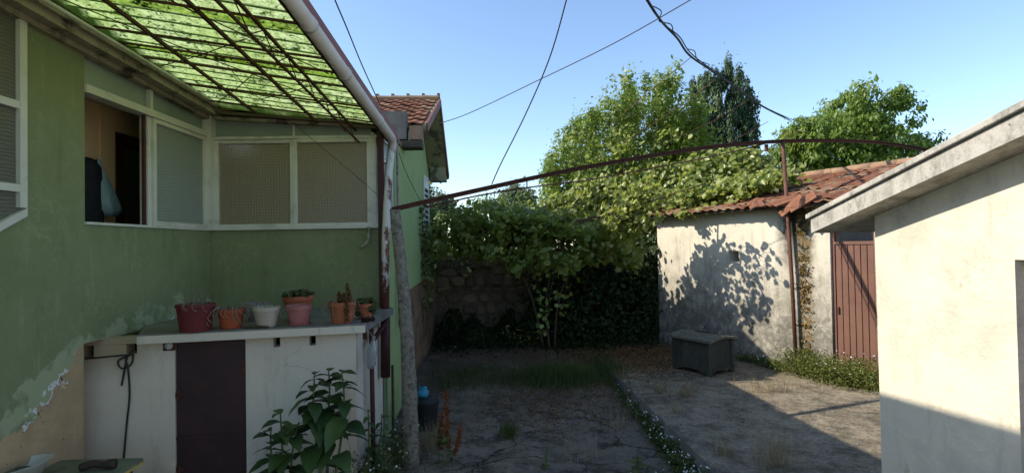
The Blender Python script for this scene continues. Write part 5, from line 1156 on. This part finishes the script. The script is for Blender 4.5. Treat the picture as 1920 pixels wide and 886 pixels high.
# ferns in the dark corner
FL = leaf_mesh_big('frond', 'ivy', .30, .05, .5, 7); set_rnd(FL, .9)
def fern_mesh():
    vs = []; f = []; n = 13
    for i in range(n):
        t_ = (i+.5)/n; y0 = t_; z0_ = .45*t_-.6*t_*t_; L_ = .26*math.sin(math.pi*min(1, t_*.9+.12))
        for s_ in (-1, 1):
            b_ = len(vs); vs += [(0, y0-.025, z0_), (s_*L_*.5, y0-.02, z0_-.01), (s_*L_, y0+.05, z0_-.04), (s_*L_*.5, y0+.035, z0_-.01)]; f.append((b_, b_+1, b_+2, b_+3))
    me = bpy.data.meshes.new('frond'); me.from_pydata(vs, [], f); a = me.attributes.new('rnd', 'FLOAT', 'FACE'); a.data.foreach_set('value', [random.uniform(.4, 1)]*len(f)); me.materials.append(M['weed']); return me
FM = [fern_mesh() for _ in range(2)]
for (x, y, s0, lab) in ((2.2, 11.7, .75, 'large fern in the dark corner left of the shed'), (.75, 11.4, .55, 'fern under the hanging vine shoots'), (1.5, 11.9, .6, 'fern between two others at the stone wall'), (-.6, 12.0, .5, 'small fern near the house masonry')):
    o = thing('fern', (x, y, -.02), lab, 'fern')
    for i in range(11):
        lo = bpy.data.objects.new('frond', random.choice(FM)); COL.objects.link(lo); lo.parent = o; s_ = s0*random.uniform(.75, 1.15); lo.location = (0, 0, .05); lo.rotation_euler = (random.uniform(.35, .9), random.uniform(-.2, .2), i*.571+random.uniform(-.2, .2)); lo.scale = (s_, s_, s_)
# ivy strands on the house corner
IV = thing('wall_ivy', (XR+.05, 11.2, 1.0), 'ivy strands creeping on the far corner of the green wall', 'ivy'); Vi = []
for k in range(7):
    y = random.uniform(9.6, 11.3); z1_ = random.uniform(2.2, 2.9); z0_ = z1_-random.uniform(.5, 1.5); p = smooth_path([Vector((XR+.03, y+random.uniform(-.1, .1), z1_)), Vector((XR+.06, y, (z0_+z1_)/2)), Vector((XR+.03, y+random.uniform(-.2, .1), z0_))], 4)
    MB().tube(p, .005, 5).build('strand', 'bark', IV); n = 26; i = rng.integers(0, len(p), n); P = np.array(p)[i]+rng.normal(size=(n, 3))*.07; P[:, 0] = np.maximum(P[:, 0], XR+.02)
    Vi.append(leaves(P, rng.normal(size=(n, 3))*.5+[1, -.3, .4], .085*rng.uniform(.6, 1.2, n), .075*rng.uniform(.6, 1.2, n)))
Vi = np.concatenate(Vi); quads('ivy_leaves', Vi, rng.uniform(.2, 1, len(Vi)), 'weed', IV, nv=6)

# ================================================================== BIN, BAG, BITS
q = atz(800, 803, YG); BN = thing('plastic_bin', tuple(q), 'black plastic tub standing behind the granite post', 'bin')
MB().lathe(q, [(.001, 0), (.13, 0), (.155, .33), (.17, .335), (.17, .365), (.155, .365), (.15, .34), (.12, .02), (.001, .02)], 24).build('tub', 'black', BN)
MB().lathe(q, [(.16, .36), (.13, .385), (.001, .395)], 24).build('lid', 'black', BN, smooth=True)
q2_ = q+Vector((-.06, .1, .40)); b = MB().lathe(q2_, [(.001, 0), (.07, .0), (.09, .05), (.05, .09), (.06, .12), (.02, .13)], 12); b.build('blue_bag', 'bluebag', None, tuple(q2_), smooth=True, jit=.014, label='bright blue plastic bag on the black tub', cat='bag')
q = atz(850, 652, -.02); MB().lathe(q, [(.001, 0), (.06, .0), (.07, .03), (.03, .06), (.001, .06)], 9).build('litter_scrap', 'white', None, tuple(q), jit=.015, label='white scrap of plastic in the dark ivy', cat='litter')
q = aty(775, 640, 11.6); MB().tube(smooth_path([Vector((-1.2, 11.7, 0)), Vector((-1.22, 11.7, .45)), Vector((-1.12, 11.72, .62)), Vector((-1.0, 11.7, .5)), Vector((-.85, 11.6, .05))], 5), .018, 6).build('bent_root', 'bark', None, (-1.2, 11.7, 0), smooth=True, label='bent dead branch leaning at the masonry foot', cat='branch')
for (x0, x1, l) in ((705, 700, 'thin wooden stake leaning at the house corner'),):
    MB().tube([(-1.36, 6.75, YG), (-1.37, 6.8, .62)], .018, 6).build('stake', 'bark', None, (-1.36, 6.75, YG), label=l, cat='stake')
# ================================================================== OVERHEAD CABLES
def cable(label, pts_, r=.008, mat='cable', name='overhead_cable', cat='cable'):
    p = smooth_path([aty(x, y, Y) for x, y, Y in pts_], 6); MB().tube(p, r, 6).build(name, mat, None, tuple(p[-1]), smooth=True, label=label, cat=cat)
cable('black cable from the sky down to the tiled roof', [(605, -60, 5.0), (628, 0, 5.4), (650, 52, 5.9), (680, 125, 7.0), (712, 195, 8.1)], .008)
cable('slack black cable hanging down to the pergola rail', [(1075, -60, 5.0), (1062, 0, 5.2), (1030, 110, 5.6), (985, 215, 6.1), (940, 305, 6.5), (922, 345, 6.75)], .007)
cable('straight grey cable from the gable roof to the upper right', [(822, 232, 8.6), (880, 212, 8.2), (1000, 155, 7.3), (1150, 82, 6.4), (1295, 0, 5.7), (1400, -60, 5.2)], .006)
tw = [(1190, -40, 5.0), (1215, 2, 5.3), (1240, 40, 5.8), (1270, 72, 6.3), (1292, 103, 6.8), (1330, 130, 7.8), (1380, 165, 9.2), (1430, 200, 11), (1482, 226, 13)]
cable('thick twisted black service cable crossing the sky', tw, .013)
cable('thinner strand twisted round the thick service cable', [(x+random.uniform(-5, 5), y+random.uniform(-5, 5), Y) for x, y, Y in tw], .007)
cable('frayed loop on the thick service cable', [(1225, 12, 5.6), (1240, 22, 5.8), (1236, 40, 5.8), (1258, 46, 6.0), (1262, 62, 6.2)], .006)
cable('frayed loop lower on the twisted cable', [(1288, 92, 6.7), (1302, 96, 6.9), (1308, 112, 7.0), (1330, 122, 7.5), (1318, 128, 7.6)], .006)
for pp, l in (([(1295, 108, 6.9), (1250, 145, 7.6), (1190, 195, 8.4), (1140, 238, 9.0)], 'rusty wire nearest the bright tree top'), ([(1340, 150, 8.2), (1280, 195, 8.8), (1220, 235, 9.3), (1165, 268, 9.6)], 'second rusty wire over the vine'), ([(1400, 190, 9.8), (1340, 225, 9.8), (1270, 258, 9.6), (1240, 275, 9.6)], 'third rusty wire over the vine'), ([(1440, 228, 10.5), (1400, 250, 10), (1350, 275, 9.6), (1290, 288, 8.4)], 'lowest rusty wire beside the pergola rail')):
    cable(l, pp, .005, 'rustred', 'rusty_wire', 'wire')
cable('thin cable running right from the conifer', [(1400, 185, 13), (1440, 205, 13), (1480, 222, 13.2), (1530, 236, 14)], .008)
cable('thin wire crossing the veranda window to the corner', [(385, 75, 4.6), (470, 170, 5.2), (560, 240, 5.8), (650, 315, 6.2), (716, 372, 6.4)], .003, 'rust', 'window_wire', 'wire')
cable('loose cable hanging on the green gable wall', [(742, 268, 7.55), (760, 320, 8.0), (782, 365, 9.0), (800, 395, 9.6)], .005)
q = aty(818, 236, 8.55); MB().tube(smooth_path([aty(806, 232, 8.5), aty(804, 250, 8.5), aty(815, 256, 8.5), aty(822, 240, 8.5)], 5), .006, 6).build('cable_loop', 'cable', None, tuple(q), smooth=True, label='small cable loop under the gable verge', cat='cable')
